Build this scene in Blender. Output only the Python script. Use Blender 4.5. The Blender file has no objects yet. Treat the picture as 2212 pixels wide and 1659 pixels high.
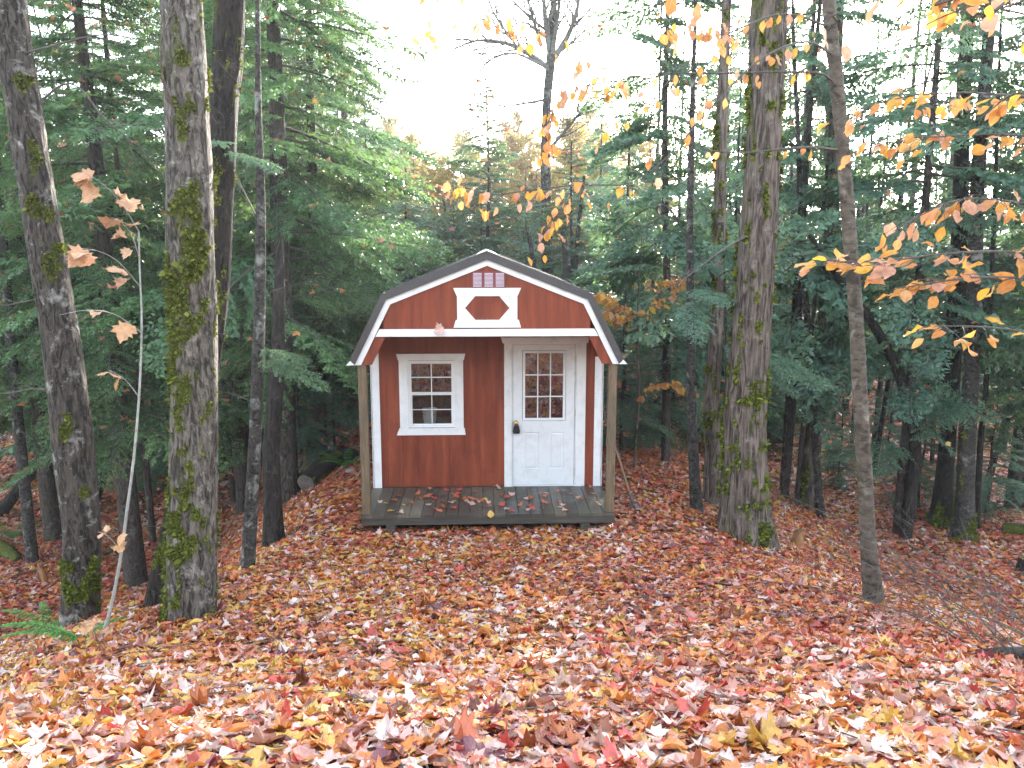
import bpy, math
import numpy as np
from math import radians, sin, cos, pi

# ------------------------------------------------------------------ camera, sky, sun, exposure
F_PX, PITCH, YAW, CZ = 1750.0, radians(9.7), radians(1.87), 3.42      # measured on a 2212 px wide view
scene = bpy.context.scene
cam_d = bpy.data.cameras.new("camera"); cam = bpy.data.objects.new("camera", cam_d)
scene.collection.objects.link(cam); scene.camera = cam
cam_d.sensor_width = 36.0; cam_d.lens = 36.0 * F_PX / 2212.0
cam_d.clip_start = 0.05; cam_d.clip_end = 2000
cam.location = (0, 0, CZ); cam.rotation_euler = (pi/2 - PITCH, 0, -YAW)

SUN_EL, SUN_AZ = radians(13.0), radians(18.3)                        # azimuth from +Y towards +X
world = bpy.data.worlds.new("World"); scene.world = world; world.use_nodes = True
wn = world.node_tree.nodes; wl = world.node_tree.links; wn.clear()
wo = wn.new("ShaderNodeOutputWorld"); wb = wn.new("ShaderNodeBackground"); sk = wn.new("ShaderNodeTexSky")
sk.sky_type = 'NISHITA'; sk.sun_disc = False; sk.sun_elevation = SUN_EL; sk.sun_rotation = SUN_AZ
sk.air_density = 1.0; sk.dust_density = 0.8; sk.ozone_density = 1.0
hs_ = wn.new('ShaderNodeHueSaturation'); hs_.inputs['Saturation'].default_value = .52; wl.new(sk.outputs[0], hs_.inputs['Color']); wl.new(hs_.outputs[0], wb.inputs[0]); wb.inputs[1].default_value = 0.15; wl.new(wb.outputs[0], wo.inputs[0])
sun_d = bpy.data.lights.new("sun", 'SUN'); sun_d.energy = 3.0; sun_d.angle = radians(0.9); sun_d.color = (1.0, 0.93, 0.82)
sun = bpy.data.objects.new("sun", sun_d); scene.collection.objects.link(sun)
sun.rotation_euler = (-(pi/2 - SUN_EL), 0, -SUN_AZ)                 # lamp points from behind the forest to the camera
scene.view_settings.view_transform = 'Standard'; scene.view_settings.look = 'None'
scene.view_settings.exposure = 3.42; scene.view_settings.gamma = 1.0
cy = scene.cycles
cy.max_bounces = 6; cy.diffuse_bounces = 3; cy.glossy_bounces = 2; cy.transmission_bounces = 3; cy.transparent_max_bounces = 6
cy.volume_bounces = 0; cy.caustics_reflective = False; cy.caustics_refractive = False
cy.use_denoising = True; cy.sample_clamp_indirect = 6.0
col = scene.collection
rng = np.random.default_rng(7)

# ------------------------------------------------------------------ pixel rays (2212 x 1659 view of the photograph)
_F = np.array([sin(YAW)*cos(PITCH), cos(YAW)*cos(PITCH), -sin(PITCH)])
_R = np.array([cos(YAW), -sin(YAW), 0.0]); _U = np.cross(_R, _F)
def ray(px, py): return _F + (px-1106)/F_PX*_R + (829.5-py)/F_PX*_U
def at(px, py, Y):
    d = ray(px, py); return np.array([0, 0, CZ]) + d*(Y/d[1])

# ------------------------------------------------------------------ noise
def _h(i, j, k, s):
    n = (i*374761393 + j*668265263 + k*2147483647*3 + s*982451653) & 0xffffffff
    n = ((n ^ (n >> 13))*1274126177) & 0xffffffff
    n = ((n ^ (n >> 16))*2246822519) & 0xffffffff
    return ((n ^ (n >> 15)) & 0xffffff)/float(0xffffff)
def noise3(x, y, z, s=0):
    x, y, z = np.broadcast_arrays(np.asarray(x, float), np.asarray(y, float), np.asarray(z, float))
    i, j, k = [np.floor(v).astype(np.int64) for v in (x, y, z)]
    fx, fy, fz = x-i, y-j, z-k
    fx, fy, fz = [v*v*(3-2*v) for v in (fx, fy, fz)]
    r = 0
    for a in (0, 1):
        for b in (0, 1):
            for c in (0, 1):
                w = (fx if a else 1-fx)*(fy if b else 1-fy)*(fz if c else 1-fz)
                r = r + w*_h(i+a, j+b, k+c, s)
    return r
def fbm(x, y, z=0.0, s=0, o=4):
    r = 0; a = .5; t = 0
    for q in range(o):
        r = r + a*noise3(np.asarray(x)*2**q, np.asarray(y)*2**q, np.asarray(z)*2**q, s+q); t += a; a *= .5
    return r/t
def sst(x): x = np.clip(x, 0, 1); return x*x*(3-2*x)

# ------------------------------------------------------------------ terrain
_PY = np.array([-400, -1, 0.5, 2.2, 3.0, 3.8, 5.0, 6.1, 7.5, 8.8, 10, 400.])
_PZ = np.array([1.95, 1.95, 1.97, 1.84, 1.55, 1.2, .83, .55, .25, .03, 0, 0])
def prof(y): return (np.interp(y-.5, _PY, _PZ)+np.interp(y, _PY, _PZ)+np.interp(y+.5, _PY, _PZ))/3
def T(x, y):
    x = np.asarray(x, float); y = np.asarray(y, float)
    s = np.where(x < 0, sst((-x-1.75)/(3.7+2.3*sst((10-y)/3))), sst((x-1.95)/(4.9+1.8*sst((9-y)/3))))
    s = np.maximum(s, sst((y-16.5)/5))
    low = -1.75 + .5*(fbm(x/5+50, y/5+50, 0, 3, 3)-.5) + np.clip((y-24)*.022, 0, 6)
    low = low + np.clip(np.abs(x)-18, 0, 60)*.01
    low = low + .75*sst((10.5-y)/4)*(x < 0)+(.35+.75*sst((11-y)/4))*(x > 0)
    rough = (fbm(x*.9+9, y*.9, 0, 5, 3)-.5)*.12*sst((np.abs(x)-1.9)/1.5+sst((8.6-y)/2)*.7)
    return prof(y)*(1-s)+low*s + rough
def hit(px, py):
    d = ray(px, py); t = np.linspace(1.5, 120, 6000)
    P = np.array([0, 0, CZ])+t[:, None]*d
    under = P[:, 2] < T(P[:, 0], P[:, 1])
    i = int(np.argmax(under)) if under.any() else len(t)-1
    return P[i]

# ------------------------------------------------------------------ mesh + object helpers
def mesh_np(name, V, faces, mats, midx=None, attrs=None, smooth=False):
    """V (N,3); faces: list of int arrays (M,k); midx: one material index per face array."""
    me = bpy.data.meshes.new(name)
    V = np.ascontiguousarray(V, np.float32)
    faces = [np.asarray(f, np.int32) for f in faces]; keep = [i for i, f in enumerate(faces) if len(f)]
    loops = np.concatenate([faces[i].ravel() for i in keep]); tot = np.concatenate([np.full(len(faces[i]), faces[i].shape[1], np.int32) for i in keep])
    me.vertices.add(len(V)); me.vertices.foreach_set('co', V.ravel())
    me.loops.add(len(loops)); me.loops.foreach_set('vertex_index', loops)
    me.polygons.add(len(tot)); st = np.zeros(len(tot), np.int32); st[1:] = np.cumsum(tot)[:-1]
    me.polygons.foreach_set('loop_start', st); me.polygons.foreach_set('loop_total', tot)
    if midx is not None:
        me.polygons.foreach_set('material_index', np.concatenate([np.full(len(faces[i]), midx[i], np.int32) for i in keep]))
    me.update(calc_edges=True)
    if smooth: me.polygons.foreach_set('use_smooth', np.ones(len(tot), bool))
    attrs = dict(attrs or {})
    if 'rnd' in attrs and np.ndim(attrs['rnd']) == 2:
        a3 = np.asarray(attrs['rnd']); attrs = {**attrs, 'rnd': a3[:, 0], 'lx': a3[:, 1], 'ly': a3[:, 2]}
    for k, a in attrs.items():
        at_ = me.attributes.new(k, 'FLOAT', 'POINT'); at_.data.foreach_set('value', np.ascontiguousarray(a, np.float32))
    for m in (mats if isinstance(mats, (list, tuple)) else [mats]): me.materials.append(m)
    return me
def obj(name, me, parent=None, loc=None):
    o = bpy.data.objects.new(name, me); col.objects.link(o)
    if parent is not None: o.parent = parent
    if loc is not None: o.location = loc
    return o
def tag(o, label=None, cat=None, group=None, kind=None):
    if label: o['label'] = label
    if cat: o['category'] = cat
    if group: o['group'] = group
    if kind: o['kind'] = kind
    return o
def thing(name, label, cat, loc=(0, 0, 0), rz=0, group=None):
    o = bpy.data.objects.new(name, None); col.objects.link(o); o.location = [float(v) for v in loc]; o.rotation_euler = (0, 0, rz)
    return tag(o, label, cat, group)

class MB:
    """collects polygons, builds one mesh"""
    def __init__(s): s.v = []; s.f = []; s.m = []
    def add(s, vs, fs, mi=0):
        b = len(s.v); s.v += [tuple(map(float, v)) for v in vs]; s.f += [tuple(b+i for i in f) for f in fs]; s.m += [mi]*len(fs); return s
    def box(s, x0, x1, y0, y1, z0, z1, mi=0):
        return s.add([(x0,y0,z0),(x1,y0,z0),(x1,y1,z0),(x0,y1,z0),(x0,y0,z1),(x1,y0,z1),(x1,y1,z1),(x0,y1,z1)],
                     [(0,3,2,1),(4,5,6,7),(0,1,5,4),(1,2,6,5),(2,3,7,6),(3,0,4,7)], mi)
    def prism(s, xz, y0, y1, mi=0):
        """polygon in the xz plane extruded along y"""
        n = len(xz); v = [(x, y0, z) for x, z in xz]+[(x, y1, z) for x, z in xz]
        a = sum(xz[i][0]*xz[(i+1)%n][1]-xz[(i+1)%n][0]*xz[i][1] for i in range(n))
        f = [tuple(range(n)), tuple(range(2*n-1, n-1, -1))]+[(i, i+n, (i+1)%n+n, (i+1)%n) for i in range(n)]
        if a < 0: f = [tuple(reversed(q)) for q in f]
        return s.add(v, f, mi)
    def tube(s, pts, rad, n=8, mi=0, cap=True):
        P = np.array(pts, float); R = np.broadcast_to(np.asarray(rad, float), (len(P),))
        Tn = np.gradient(P, axis=0); Tn /= np.linalg.norm(Tn, axis=1)[:, None]+1e-9
        ref = np.array([0, 0, 1.]) if abs(Tn[:, 2]).mean() < .8 else np.array([1., 0, 0])
        A = np.cross(Tn, ref); A /= np.linalg.norm(A, axis=1)[:, None]+1e-9; B = np.cross(Tn, A)
        th = np.arange(n)*2*pi/n
        V = P[:, None]+R[:, None, None]*(np.cos(th)[None, :, None]*A[:, None]+np.sin(th)[None, :, None]*B[:, None])
        fs = [(i*n+j, i*n+(j+1)%n, (i+1)*n+(j+1)%n, (i+1)*n+j) for i in range(len(P)-1) for j in range(n)]
        if cap: fs += [tuple(range(n-1, -1, -1)), tuple((len(P)-1)*n+j for j in range(n))]
        return s.add(V.reshape(-1, 3), fs, mi)
    def build(s, name, mats, parent=None, bevel=0, smooth=False, loc=None, org=None):
        me = bpy.data.meshes.new(name)
        v = np.array(s.v) if org is None else np.array(s.v)-np.array(org)
        me.from_pydata(v.tolist(), [], s.f)
        for m in (mats if isinstance(mats, (list, tuple)) else [mats]): me.materials.append(m)
        me.polygons.foreach_set('material_index', s.m)
        if smooth: me.polygons.foreach_set('use_smooth', [True]*len(s.f))
        me.update()
        o = obj(name, me, parent, loc)
        if bevel:
            b = o.modifiers.new('bevel', 'BEVEL'); b.width = bevel; b.segments = 2; b.limit_method = 'ANGLE'
        return o

# ------------------------------------------------------------------ materials
class NT:
    def __init__(s, name):
        s.mat = bpy.data.materials.new(name); s.mat.use_nodes = True; s.t = s.mat.node_tree; s.n = s.t.nodes; s.l = s.t.links
        s.n.clear(); s.out = s.n.new("ShaderNodeOutputMaterial")
    def node(s, t, **kw):
        n = s.n.new(t)
        for k, v in kw.items():
            if k.startswith('i_'):
                key = k[2:]; key = int(key) if key.isdigit() else key.replace('_', ' ')
                n.inputs[key].default_value = v
            else: setattr(n, k, v)
        return n
    def link(s, a, b): s.l.new(a, b)
    def coords(s, scale=(1, 1, 1), rnd=True):
        tc = s.node("ShaderNodeTexCoord"); mp = s.node("ShaderNodeMapping"); mp.inputs['Scale'].default_value = scale
        if rnd:
            oi = s.node("ShaderNodeObjectInfo"); ad = s.node("ShaderNodeVectorMath", operation='MULTIPLY_ADD')
            ad.inputs[1].default_value = (0, 0, 0); s.link(tc.outputs['Object'], ad.inputs[2])
            cb = s.node("ShaderNodeCombineXYZ"); 
            for q in range(3): s.link(oi.outputs['Random'], cb.inputs[q])
            s.link(cb.outputs[0], ad.inputs[0]); ad.inputs[1].default_value = (13, 17, 19)
            s.link(ad.outputs[0], mp.inputs[0])
        else: s.link(tc.outputs['Object'], mp.inputs[0])
        return mp.outputs[0]
    def noise(s, vec, scale, detail=4, rough=.55, dist=0.0):
        n = s.node("ShaderNodeTexNoise"); n.inputs['Scale'].default_value = scale; n.inputs['Detail'].default_value = detail
        n.inputs['Roughness'].default_value = rough; n.inputs['Distortion'].default_value = dist; s.link(vec, n.inputs['Vector']); return n.outputs[0]
    def ramp(s, fac, stops, interp='LINEAR'):
        r = s.node("ShaderNodeValToRGB"); cr = r.color_ramp; cr.interpolation = interp
        while len(cr.elements) < len(stops): cr.elements.new(0.5)
        for e, (p, c) in zip(cr.elements, stops):
            e.position = p; e.color = (*c, 1) if not np.isscalar(c) else (c, c, c, 1)
        s.link(fac, r.inputs[0]); return r.outputs[0]
    def mix(s, fac, a, b, mode='MIX'):
        m = s.node("ShaderNodeMix", data_type='RGBA', blend_type=mode)
        for inp, v in ((m.inputs[0], fac), (m.inputs[6], a), (m.inputs[7], b)):
            if hasattr(v, 'default_value') or hasattr(v, 'is_linked'): s.link(v, inp)
            elif np.isscalar(v): inp.default_value = v
            else: inp.default_value = (*v, 1)
        return m.outputs[2]
    def math(s, op, a, b=0.0, clamp=False):
        m = s.node("ShaderNodeMath", operation=op, use_clamp=clamp)
        for inp, v in ((m.inputs[0], a), (m.inputs[1], b)):
            if np.isscalar(v): inp.default_value = v
            else: s.link(v, inp)
        return m.outputs[0]
    def attr(s, name): return s.node("ShaderNodeAttribute", attribute_name=name).outputs['Fac']
    def bsdf(s, color, rough=.6, spec=.5, bump=None, bstr=.3, bdist=.01, metallic=0.0, **kw):
        p = s.node("ShaderNodeBsdfPrincipled")
        def put(inp, v):
            if hasattr(v, 'is_linked'): s.link(v, inp)
            elif np.isscalar(v): inp.default_value = v
            else: inp.default_value = (*v, 1)
        put(p.inputs['Base Color'], color); put(p.inputs['Roughness'], rough); p.inputs['Specular IOR Level'].default_value = spec
        p.inputs['Metallic'].default_value = metallic
        if bump is not None:
            b = s.node("ShaderNodeBump"); b.inputs['Strength'].default_value = bstr; b.inputs['Distance'].default_value = bdist
            s.link(bump, b.inputs['Height']); s.link(b.outputs[0], p.inputs['Normal'])
        return p
    def finish(s, sh): s.link(sh.outputs[0] if hasattr(sh, 'outputs') else sh, s.out.inputs[0]); return s.mat
    def translucent(s, p, color, amt):
        t = s.node("ShaderNodeBsdfTranslucent")
        if hasattr(color, 'is_linked'): s.link(color, t.inputs[0])
        else: t.inputs[0].default_value = (*color, 1)
        m = s.node("ShaderNodeMixShader"); m.inputs[0].default_value = amt
        s.link(p.outputs[0], m.inputs[1]); s.link(t.outputs[0], m.inputs[2]); return m

LEAF_STOPS = [(0.00, (.160, .042, .022)), (.05, (.300, .078, .026)), (.14, (.500, .140, .034)), (.23, (.780, .270, .062)), (.39, (.720, .215, .105)),
              (.47, (.480, .060, .034)), (.52, (.660, .105, .085)), (.60, (.240, .075, .095)), (.635, (.600, .300, .240)), (.71, (.760, .490, .420)),
              (.80, (.720, .440, .095)), (.88, (.660, .330, .060)), (.94, (.820, .660, .590))]
def leaf_mat(name, stops, rough=.38, trans=.18, spec=.5, interp='CONSTANT'):
    n = NT(name); f = n.attr('rnd'); c = n.ramp(f, stops, interp)
    v = n.coords(rnd=False); b = n.noise(v, 38, 3, .6)
    c = n.mix(.55, c, n.ramp(b, [(.25, (.45, .42, .42)), (.55, (1, 1, 1)), (.8, (1.25, 1.15, 1.05))]), 'MULTIPLY')
    b2 = n.noise(v, 9, 2, .5)
    c = n.mix(n.ramp(b2, [(.58, 0.0), (.75, .35)]), c, (.17, .065, .035))
    lx, ly = n.attr('lx'), n.attr('ly')
    rib = n.ramp(lx, [(0.0, 1.0), (.022, .6), (.045, 0.0)])
    sv = n.math('FRACT', n.math('MULTIPLY', n.math('SUBTRACT', ly, n.math('MULTIPLY', lx, .75)), 7.5))
    vein = n.math('MAXIMUM', rib, n.math('MULTIPLY', n.ramp(sv, [(0.0, .55), (.10, 0.0), (.9, 0.0), (1.0, .55)]), 1.0))
    c = n.mix(n.math('MULTIPLY', vein, .38), c, n.mix(.5, c, (.80, .62, .42)))
    c = n.mix(n.ramp(lx, [(.28, 0.0), (.62, .45)]), c, n.mix(1.0, c, (.55, .42, .38), 'MULTIPLY'))
    r = n.math('ADD', n.math('MULTIPLY', b, .35), rough-.15)
    p = n.bsdf(c, r, spec, bump=n.math('SUBTRACT', n.noise(v, 90, 3, .6), n.math('MULTIPLY', vein, .6)), bstr=.6, bdist=.004)
    return n.finish(n.translucent(p, c, trans) if trans else p)
M = {}
M['leaf'] = leaf_mat('autumn_leaf', LEAF_STOPS, rough=.36, trans=.25, spec=.6)
M['beech'] = leaf_mat('beech_leaf', [(0, (.66, .30, .16)), (.3, (.76, .38, .04)), (.5, (.62, .24, .09)), (.7, (.80, .50, .06)), (.85, (.66, .36, .24))], .33, .6, interp='LINEAR')
M['maple_pale'] = leaf_mat('pale_maple_leaf', [(0, (.62, .34, .13)), (.5, (.58, .30, .17)), (1, (.66, .42, .24))], .45, .2, interp='LINEAR')

def needle_mat(name, dark, mid, light, trans=.42):
    n = NT(name); f = n.attr('rnd')
    oi = n.node("ShaderNodeObjectInfo")
    c = n.ramp(f, [(0, dark), (.5, mid), (1, light)])
    hs = n.node("ShaderNodeHueSaturation"); n.link(c, hs.inputs['Color'])
    n.link(n.math('ADD', n.math('MULTIPLY', oi.outputs['Random'], .035), .4825), hs.inputs['Hue'])
    n.link(n.math('ADD', n.math('MULTIPLY', oi.outputs['Random'], .4), .8), hs.inputs['Value'])
    c = hs.outputs[0]
    p = n.bsdf(c, .42, .5)
    return n.finish(n.translucent(p, n.mix(.5, c, (.16, .26, .05)), trans))
M['needle'] = needle_mat('hemlock_needles', (.048, .105, .062), (.100, .200, .112), (.20, .34, .16))
M['needle_blue'] = needle_mat('blue_green_hemlock_needles', (.050, .108, .080), (.100, .195, .138), (.19, .31, .19))  # needles of a bluer green
M['needle_bright'] = needle_mat('bright_hemlock_needles', (.042, .095, .044), (.095, .190, .082), (.20, .33, .12), .42)

M['autumn_crown'] = needle_mat('thin_autumn_crown', (.26, .12, .04), (.48, .30, .09), (.62, .50, .20), .5)
def bark_mat(name, dark, light, pale, pale_amt=.5, scale=1.0, moss=(.11, .125, .018), stretch=.28, bstr=.9):
    n = NT(name); v = n.coords((1, 1, stretch)); v2 = n.coords((1, 1, 1))
    a = n.noise(v, 30*scale, 6, .65, .6)
    vo = n.node("ShaderNodeTexVoronoi", feature='DISTANCE_TO_EDGE'); vo.inputs['Scale'].default_value = 26*scale; n.link(v, vo.inputs['Vector'])
    crack = n.ramp(n.noise(v, 16*scale, 3, .6, 1.5), [(.36, 0.0), (.52, 1.0)])
    c = n.ramp(a, [(.25, dark), (.62, light), (.85, tuple(min(1, q*1.5) for q in light))])
    c = n.mix(n.math('MULTIPLY', n.math('SUBTRACT', 1.0, crack), .8), c, tuple(q*.5 for q in dark))
    pl = n.noise(v2, 5.5, 5, .7, .4); c = n.mix(n.ramp(pl, [(.56, 0.0), (.68, pale_amt)]), c, pale)
    sp = n.noise(v2, 48, 2, .5); c = n.mix(n.ramp(sp, [(.70, 0.0), (.76, pale_amt*.7)]), c, tuple(min(.8, q*1.25) for q in pale))
    ms = n.attr('moss'); fine = n.noise(v2, 60, 4, .7)
    mm = n.ramp(n.math('ADD', ms, n.math('MULTIPLY', n.math('SUBTRACT', fine, .5), .7)), [(.42, 0.0), (.58, 1.0)])
    mc = n.ramp(n.noise(v2, 25, 4, .7), [(.3, tuple(q*.45 for q in moss)), (.6, moss), (.8, tuple(q*1.8 for q in moss))])
    c = n.mix(mm, c, mc)
    h = n.math('ADD', n.math('MULTIPLY', a, .6), n.math('MULTIPLY', crack, .5))
    h = n.math('ADD', h, n.math('MULTIPLY', n.noise(v2, 120, 3, .7), .15))
    return n.finish(n.bsdf(c, .85, .25, bump=h, bstr=bstr, bdist=.045))
M['bark_maple'] = bark_mat('maple_bark', (.022, .018, .015), (.205, .175, .150), (.44, .41, .38), .75, 1.15, bstr=1.0)
M['bark_dark_maple'] = bark_mat('dark_flecked_bark', (.014, .011, .009), (.110, .090, .076), (.44, .42, .39), .8, 1.15, bstr=1.0)
M['bark_brown'] = bark_mat('brown_furrowed_bark', (.028, .020, .016), (.205, .160, .132), (.38, .35, .32), .45, 1.0, stretch=.12)
M['bark_dark'] = bark_mat('dark_bark', (.010, .008, .007), (.045, .034, .029), (.20, .19, .18), .3, 1.2)
M['bark_beech'] = bark_mat('smooth_grey_brown_bark', (.045, .036, .028), (.13, .105, .082), (.30, .28, .23), .55, .35, stretch=1.6, bstr=.25)
M['bark_hemlock'] = bark_mat('hemlock_bark', (.030, .023, .020), (.095, .075, .065), (.24, .24, .22), .45, 1.4)
M['bark_spotted'] = bark_mat('lichen_spotted_bark', (.022, .019, .017), (.085, .074, .066), (.36, .36, .33), .8, .8, stretch=1.2)
def plain_wood(name, a, b, sc=(1, 1, 1), f=20, rough=.7, bstr=.4, stops=None):
    n = NT(name); v = n.coords(sc); x = n.noise(v, f, 6, .65, .8)
    c = n.ramp(x, stops or [(.3, a), (.7, b)])
    return n.finish(n.bsdf(c, rough, .3, bump=x, bstr=bstr, bdist=.006))
M['twig'] = plain_wood('twig_bark', (.045, .038, .034), (.15, .13, .115))
M['twig_mid'] = plain_wood('sky_washed_limb_bark', (.07, .065, .06), (.20, .19, .175))  # grey imitates limbs washed out against the bright sky
M['twig_grey'] = plain_wood('grey_twig_bark', (.20, .20, .19), (.38, .38, .36))
def moss_mat():
    n = NT('moss_tufts'); f = n.attr('rnd'); c = n.ramp(f, [(0, (.03, .042, .008)), (.5, (.115, .135, .018)), (1, (.28, .30, .05))])
    return n.finish(n.translucent(n.bsdf(c, .8, .2), c, .25))
M['moss'] = moss_mat()
def red_mat():
    n = NT('red_stained_siding'); v = n.coords((1, 1, .12), False); v2 = n.coords((1, 1, 1), False)
    x = n.noise(v, 9, 6, .6, .4); g = n.noise(n.coords((1, 1, .35), False), 120, 4, .7)
    c = n.ramp(x, [(.30, (.140, .026, .012)), (.55, (.235, .047, .019)), (.75, (.320, .078, .034))])
    c = n.mix(.35, c, n.ramp(g, [(.3, (.6, .6, .6)), (.7, (1.15, 1.15, 1.15))]), 'MULTIPLY')
    st = n.noise(v2, 3.0, 4, .6); c = n.mix(n.ramp(st, [(.55, 0.0), (.75, .4)]), c, (.11, .016, .010))
    sp = n.noise(v2, 95, 1, .4); c = n.mix(n.ramp(sp, [(.765, 0.0), (.79, .55)]), c, (.45, .33, .27))
    return n.finish(n.bsdf(c, n.math('ADD', n.math('MULTIPLY', g, .25), .45), .35, bump=g, bstr=.25, bdist=.003))
M['red'] = red_mat()
def white_mat(name, base=(.76, .75, .76), dirt=.5, low=0.0):
    n = NT(name); v = n.coords((1, 1, 1), False); d = n.noise(v, 6, 6, .7, .5); g = n.noise(n.coords((.2, 1, 1), False), 130, 3, .6)
    c = n.mix(n.ramp(d, [(.48, 0.0), (.75, dirt)]), base, (.46, .43, .42))
    s = n.noise(v, 60, 2, .5); c = n.mix(n.ramp(s, [(.72, 0.0), (.76, .6*dirt)]), c, (.22, .16, .12))
    return n.finish(n.bsdf(c, .5, .4, bump=g, bstr=.18, bdist=.003))
M['white'] = white_mat('white_painted_trim'); M['door'] = white_mat('white_door_paint', (.74, .74, .76), .45)
M['vinyl'] = white_mat('white_vinyl', (.78, .78, .79), .15)
def deck_mat():
    n = NT('weathered_deck_boards'); f = n.attr('rnd'); g = n.noise(n.coords((1, .06, 1), False), 60, 6, .65, .5)
    c = n.mix(f, (.066, .053, .040), (.165, .138, .104)); c = n.mix(.7, c, n.ramp(g, [(.25, (.45, .45, .45)), (.7, (1.25, 1.22, 1.18))]), 'MULTIPLY')
    w = n.noise(n.coords((1, .7, 1), False), 2.2, 3, .6); wet = n.ramp(w, [(.45, 1.0), (.55, 0.0)])
    c = n.mix(n.math('MULTIPLY', wet, .6), c, (.035, .037, .036))
    al = n.noise(n.coords((1, 1, 1), False), 1.4, 3, .6); c = n.mix(n.ramp(al, [(.55, 0.0), (.8, .5)]), c, (.07, .10, .06))
    return n.finish(n.bsdf(c, n.math('SUBTRACT', .62, n.math('MULTIPLY', wet, .3)), .45, bump=g, bstr=.4, bdist=.004))
M['deck'] = deck_mat()
def post_mat():
    n = NT('treated_pine_post'); v = n.coords((1, 1, .07)); g = n.noise(v, 45, 6, .65, 1.2)
    c = n.ramp(g, [(.25, (.060, .041, .024)), (.5, (.150, .106, .064)), (.75, (.26, .18, .112))])
    k = n.node("ShaderNodeTexVoronoi"); k.inputs['Scale'].default_value = 2.6; n.link(n.coords((1, 1, .8)), k.inputs['Vector'])
    c = n.mix(n.ramp(k.outputs['Distance'], [(.06, .8), (.13, 0.0)]), c, (.05, .032, .02))
    d = n.noise(n.coords((1, 1, .5)), 3, 4, .6); c = n.mix(n.ramp(d, [(.5, 0.0), (.75, .6)]), c, (.075, .068, .06))
    return n.finish(n.bsdf(c, .65, .3, bump=g, bstr=.4, bdist=.004))
M['post'] = post_mat()
M['dark_wood'] = plain_wood('wet_dark_timber', (.036, .032, .027), (.10, .09, .076), (.06, 1, 1), 40)
M['rake_wood'] = plain_wood('rake_handle_wood', (.13, .075, .05), (.25, .16, .11), (1, 1, .1), 60)
def simple(name, c, rough=.5, metallic=0.0, spec=.5, f=40, amt=.25):
    n = NT(name); x = n.noise(n.coords((1, 1, 1)), f, 4, .6)
    cc = n.mix(amt, c, n.ramp(x, [(.3, (.4, .4, .4)), (.7, (1.4, 1.4, 1.4))]), 'MULTIPLY')
    return n.finish(n.bsdf(cc, rough, spec, bump=x, bstr=.08, bdist=.002, metallic=metallic))
M['metal_roof'] = simple('charcoal_metal_roof', (.078, .070, .072), .45, .3)
M['roof_deck'] = simple('red_roof_underside', (.11, .030, .020), .8)
M['interior'] = simple('dark_interior_board', (.16, .13, .10), .9)
M['brass'] = simple('brass', (.62, .43, .16), .28, 1.0)
M['black'] = simple('black_plastic', (.012, .012, .013), .4)
M['rubber'] = simple('dark_gap', (.02, .02, .022), .8)
M['vent'] = simple('purple_red_vent_plastic', (.22, .045, .055), .4)
M['slat'] = simple('pale_vent_slat', (.62, .50, .55), .4)
M['bucket'] = simple('white_bucket_plastic', (.80, .80, .80), .5, amt=.08)
M['stone'] = simple('pale_stone', (.24, .24, .24), .7, f=14, amt=.6)
M['steel'] = simple('grey_steel', (.10, .095, .09), .45, .7)
M['pulp'] = plain_wood('broken_orange_wood', (.16, .07, .03), (.38, .19, .08), (1, 1, .2), 30)
def glass_mat(name, refl, tint=(.75, .78, .78)):
    n = NT(name); g = n.node("ShaderNodeBsdfGlossy"); g.inputs['Roughness'].default_value = .012; g.inputs[0].default_value = (.9, .9, .95, 1)
    w = n.noise(n.coords((1, 1, 1)), 7, 2, .5); b = n.node("ShaderNodeBump"); b.inputs['Strength'].default_value = .05; b.inputs['Distance'].default_value = .02
    n.link(w, b.inputs['Height']); n.link(b.outputs[0], g.inputs['Normal'])
    t = n.node("ShaderNodeBsdfTransparent"); t.inputs[0].default_value = (*tint, 1)
    fr = n.node("ShaderNodeFresnel"); fr.inputs[0].default_value = 1.5
    f = n.math('ADD', n.math('MULTIPLY', fr.outputs[0], 1.0), refl, True)
    m = n.node("ShaderNodeMixShader"); n.link(f, m.inputs[0]); n.link(t.outputs[0], m.inputs[1]); n.link(g.outputs[0], m.inputs[2])
    return n.finish(m)
M['glass'] = glass_mat('window_glass', .17, (.25, .25, .25)); M['glass_door'] = glass_mat('door_glass', .22, (.15, .15, .15)); M['glass_screen'] = glass_mat('screened_glass', .02, (.85, .87, .87))
def ground_mat():
    n = NT('leaf_strewn_soil'); v = n.coords((1, 1, 1), False)
    vo = n.node("ShaderNodeTexVoronoi"); vo.inputs['Scale'].default_value = 13; n.link(v, vo.inputs['Vector'])
    sp = n.node("ShaderNodeSeparateColor"); n.link(vo.outputs['Color'], sp.inputs[0])
    c = n.ramp(sp.outputs[0], [(0, (.06, .028, .02)), (.2, (.16, .05, .025)), (.38, (.24, .075, .03)), (.5, (.10, .035, .03)), (.62, (.30, .10, .04)), (.8, (.20, .10, .06)), (.9, (.26, .16, .08))], 'CONSTANT')
    s = n.noise(v, .35, 5, .6); c = n.mix(n.ramp(s, [(.45, 0.0), (.65, .55)]), c, (.07, .05, .03))
    g = n.noise(v, 1.2, 4, .6); c = n.mix(n.ramp(g, [(.64, 0.0), (.74, .7)]), c, (.045, .07, .015))
    return n.finish(n.bsdf(c, .75, .3, bump=vo.outputs['Distance'], bstr=.6, bdist=.03))
M['ground'] = ground_mat()
def fern_mat():
    n = NT('fern_green'); c = n.ramp(n.attr('rnd'), [(0, (.05, .17, .03)), (1, (.12, .34, .06))]); return n.finish(n.translucent(n.bsdf(c, .5, .4), c, .35))
M['fern'] = fern_mat()

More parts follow.
